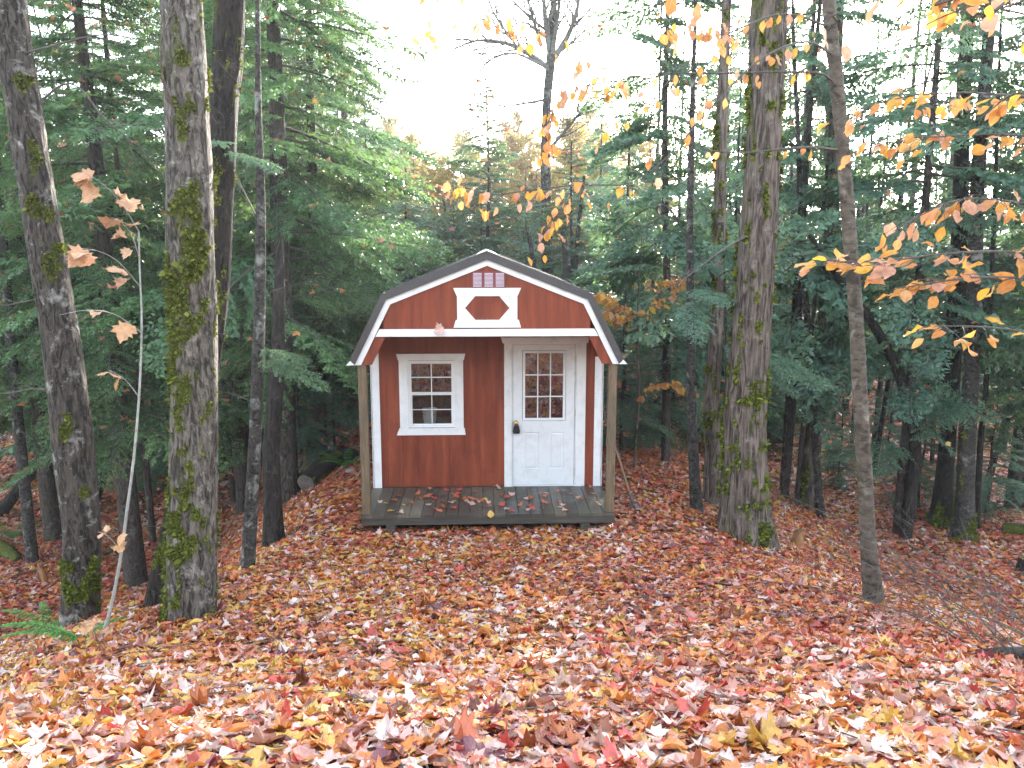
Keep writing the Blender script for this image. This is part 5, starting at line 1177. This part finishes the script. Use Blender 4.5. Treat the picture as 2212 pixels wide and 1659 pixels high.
# ferns
def fern(px, py, lens, azs, label, seed):
    p = hit(px, py); t = thing('fern', label, 'fern', p); r_ = np.random.default_rng(seed)
    for L, az in zip(lens, azs):
        L *= 1.6; n = 22; s_ = np.linspace(.08, 1, n); hx = s_*L*.92; hz = L*(.75*s_-.5*s_**2)+.06; c, si = cos(az), sin(az); A = np.stack([hx*c, hx*si, hz], 1); Vq = []
        for i in range(n-1):
            w = L*.17*math.sin(pi*min(1, .2+.85*s_[i]*.95))**.7*(1.1-s_[i]*.75)
            for sd in (-1, 1):
                d = np.array([c*.35-si*sd, si*.35+c*sd, r_.uniform(-.12, .12)]); d /= np.linalg.norm(d); tn = np.array([c, si, 0])*L*.022; b = A[i]
                Vq.append([b-tn*.7, b+d*w*.6-tn*.8, b+d*w, b+d*w*.6+tn*.9, b+tn*.7])
        Vq = np.array(Vq); m = len(Vq)
        fr_ = obj('frond', mesh_np('frond', Vq.reshape(-1, 3), [np.arange(5*m).reshape(-1, 5)], M['fern'], attrs={'rnd': np.repeat(r_.uniform(0, 1, m), 5)}), t)
        mb = MB(); mb.tube(np.vstack([[0, 0, 0], A]), np.linspace(.003, .001, n+1), 4, cap=False); mb.build('stalk', M['fern'], fr_)
fern(108, 1372, (.34, .28, .24, .3), (3.0, 2.2, .9, .3), 'upper green fern at the foot of the leaning dark maple', 1)
fern(180, 1400, (.36, .40, .22), (-2.6, -2.9, .6), 'lower green fern in front of the leaning dark maple', 2)
for k, (px, py, lab) in enumerate([(745, 1015, 'small yellow green fern beside the left back corner of the shed'), (30, 1165, 'dark fern at the left edge by the mossy log'), (330, 1060, 'dark little fern between the two left maples'), (1790, 1010, 'small dark fern behind the spotted sapling')]):
    fern(px, py, (.45, .4, .42, .36, .4), (.2, 1.5, 2.8, 4.0, 5.2), lab, 10+k)
# rake leaning on the shed side
rk0 = at(1299, 880, 10.9); rk1 = at(1364, 1075, 10.15); gz = float(T(rk1[0], rk1[1]))
rk = thing('leaf_rake', 'old leaf rake with wooden handle leaning against the right side of the shed', 'rake', rk1); d = rk1-rk0; d /= np.linalg.norm(d)
mb = MB(); mb.tube([rk0-rk1-d*.1, (rk0-rk1)*.5+np.array([.01, 0, 0]), (0, 0, 0), d*.06], [.013, .014, .014, .013], 10); mb.build('handle', M['rake_wood'], rk, smooth=True)
sdv = np.cross(d, [0, -1, .1]); sdv /= np.linalg.norm(sdv); tip = max(.12, (rk1[2]-gz-.01)/max(.2, -d[2]))
mb = MB()
for k in range(13):
    a = (k-6)/6*.42; e = d*tip*cos(a)+sdv*tip*1.3*sin(a); fr_ = np.cross(sdv, d); fr_ = fr_ if fr_[1] < 0 else -fr_
    mb.tube([d*.03, e*.5, e*.95, e*.98+fr_*.03], [.0035, .003, .003, .002], 4)
mb.tube([d*tip*.45-sdv*tip*.26, d*tip*.47, d*tip*.45+sdv*tip*.26], .006, 5)
mb.build('tines', M['steel'], rk); mb = MB(); mb.tube([d*-.03, d*.07], [.019, .022], 10); mb.build('socket', M['steel'], rk)
# dead brush at lower right, and thin dead twigs elsewhere
def brush(name, label, cat, base, n, L, seed, spread, az0, z0=.02, rr0=.006, droop=1.0, mat='twig', up=(.25, .9)):
    t = thing(name, label, cat, base); r_ = np.random.default_rng(seed)
    for k in range(n):
        mb = MB(); o = np.array([r_.normal(0, spread), r_.normal(0, spread), z0]); a = az0+r_.normal(0, .7)
        limb_mb(mb, o, (cos(a), sin(a), r_.uniform(*up)), L*r_.uniform(.6, 1.2), rr0*r_.uniform(.6, 1.2), r_, 2, droop, 12, .07, 4, 4); mb.build('twig', M[mat], t)
b1 = HG(2225, 1425); brush('dead_brush', 'tangle of arching dark dead twigs at the lower right edge', 'brush', b1, 22, 1.7, 601, .25, 2.5, .05, .006, .9, up=(.35, 1.1))
b2 = hit(1690, 1090); brush('dead_brush', 'low dark twigs on the leaves right behind the thick furrowed trunk', 'brush', b2, 7, .7, 602, .2, .6)
for k, (px, Y, lab) in enumerate([(1420, 15.5, 'heap of grey dead twigs before the long black log'), (1480, 16.2, 'tangle of dead branches beside the banded trunk'), (300, 14.5, 'tangle of dead twigs deep between the left maples'), (560, 15, 'dead twigs in the shade behind the split trunk'), (1900, 15.2, 'tangle of dead twigs behind the slender beech'), (2120, 14.2, 'grey dead twigs on the ground behind the lichen spotted trunk'), (690, 17, 'dead twigs left behind the shed')]):
    brush('dead_brush', lab, 'brush', G(px, Y), 9, 1.8, 610+k, .6, rp.uniform(0, 6.28), .1, .008, .6, 'twig' if k % 2 else 'twig_grey')

# ------------------------------------------------------------------ haze: thin bright morning air
hz = NT('haze'); pv = hz.node("ShaderNodeVolumePrincipled"); pv.inputs['Color'].default_value = (.88, .95, 1, 1); pv.inputs['Density'].default_value = .0012; pv.inputs['Anisotropy'].default_value = .35
hz.link(pv.outputs[0], hz.out.inputs[1])
mb = MB(); mb.box(-620, 620, -320, 920, -4.5, 30); tag(mb.build('haze', hz.mat), kind='stuff')

# hemlocks added unseen behind the camera to block low sky and shade the porch
for k, (x, y, H) in enumerate([(-5, -14, 15), (0, -15, 16), (5, -14, 15), (-9, -12, 15), (9, -12, 15), (-16, -9, 13), (-12, -15, 12), (-7, -18, 13), (-2.5, -20, 12), (2.5, -19, 13), (7, -18, 12), (12, -14, 13), (16, -8, 12), (-19, -2, 13), (19, -1, 13), (-10, -24, 14), (0, -27, 14), (10, -24, 14)]):
    hemlock('far', k, x, y, H, 'added unseen hemlock behind the camera, shading the porch', 'hemlocks behind the camera', k*1.1, wide=1.3)

# labels: members of a row are told apart by their order across the picture
ORD = ['first', 'second', 'third', 'fourth', 'fifth', 'sixth', 'seventh', 'eighth', 'ninth', 'tenth', 'eleventh', 'twelfth', 'thirteenth', 'fourteenth', 'fifteenth', 'sixteenth', 'seventeenth', 'eighteenth', 'nineteenth', 'twentieth']
ROW = {'hemlocks in the forest left of the shed': 'hemlock in the second forest row left of the shed', 'distant hemlocks left of the shed': 'distant hemlock in the forest left of the shed',
       'hemlocks in the forest right of the shed': 'backlit hemlock in the second row right of the shed', 'distant hemlocks right of the shed': 'distant backlit hemlock right of the shed',
       'distant low hemlocks behind the shed': 'low hemlock behind the shed roof', 'distant autumn trees': 'thin yellow autumn tree behind the hemlocks', 'hemlocks far off below the sky': 'far pale hemlock under the open sky',
       'far young hemlocks left of the shed': 'bushy young hemlock in the shade left of the shed', 'far young hemlocks right of the shed': 'bushy young hemlock in the forest right of the shed',
       'hemlocks behind the camera': 'added unseen hemlock behind the camera, shading the porch', 'thin trunks in the forest left of the shed': 'thin dark trunk with dead twigs left of the shed'}
byg = {}
for o in bpy.data.objects:
    if o.get('group') in ROW and o.get('category'): byg.setdefault(o['group'], []).append(o)
for g_, L_ in byg.items():
    L_.sort(key=lambda o: o.location[0]/max(1, abs(o.location[1])))
    for o, n_ in zip(L_, ORD): o['label'] = ROW[g_]+', '+n_+' from the left'
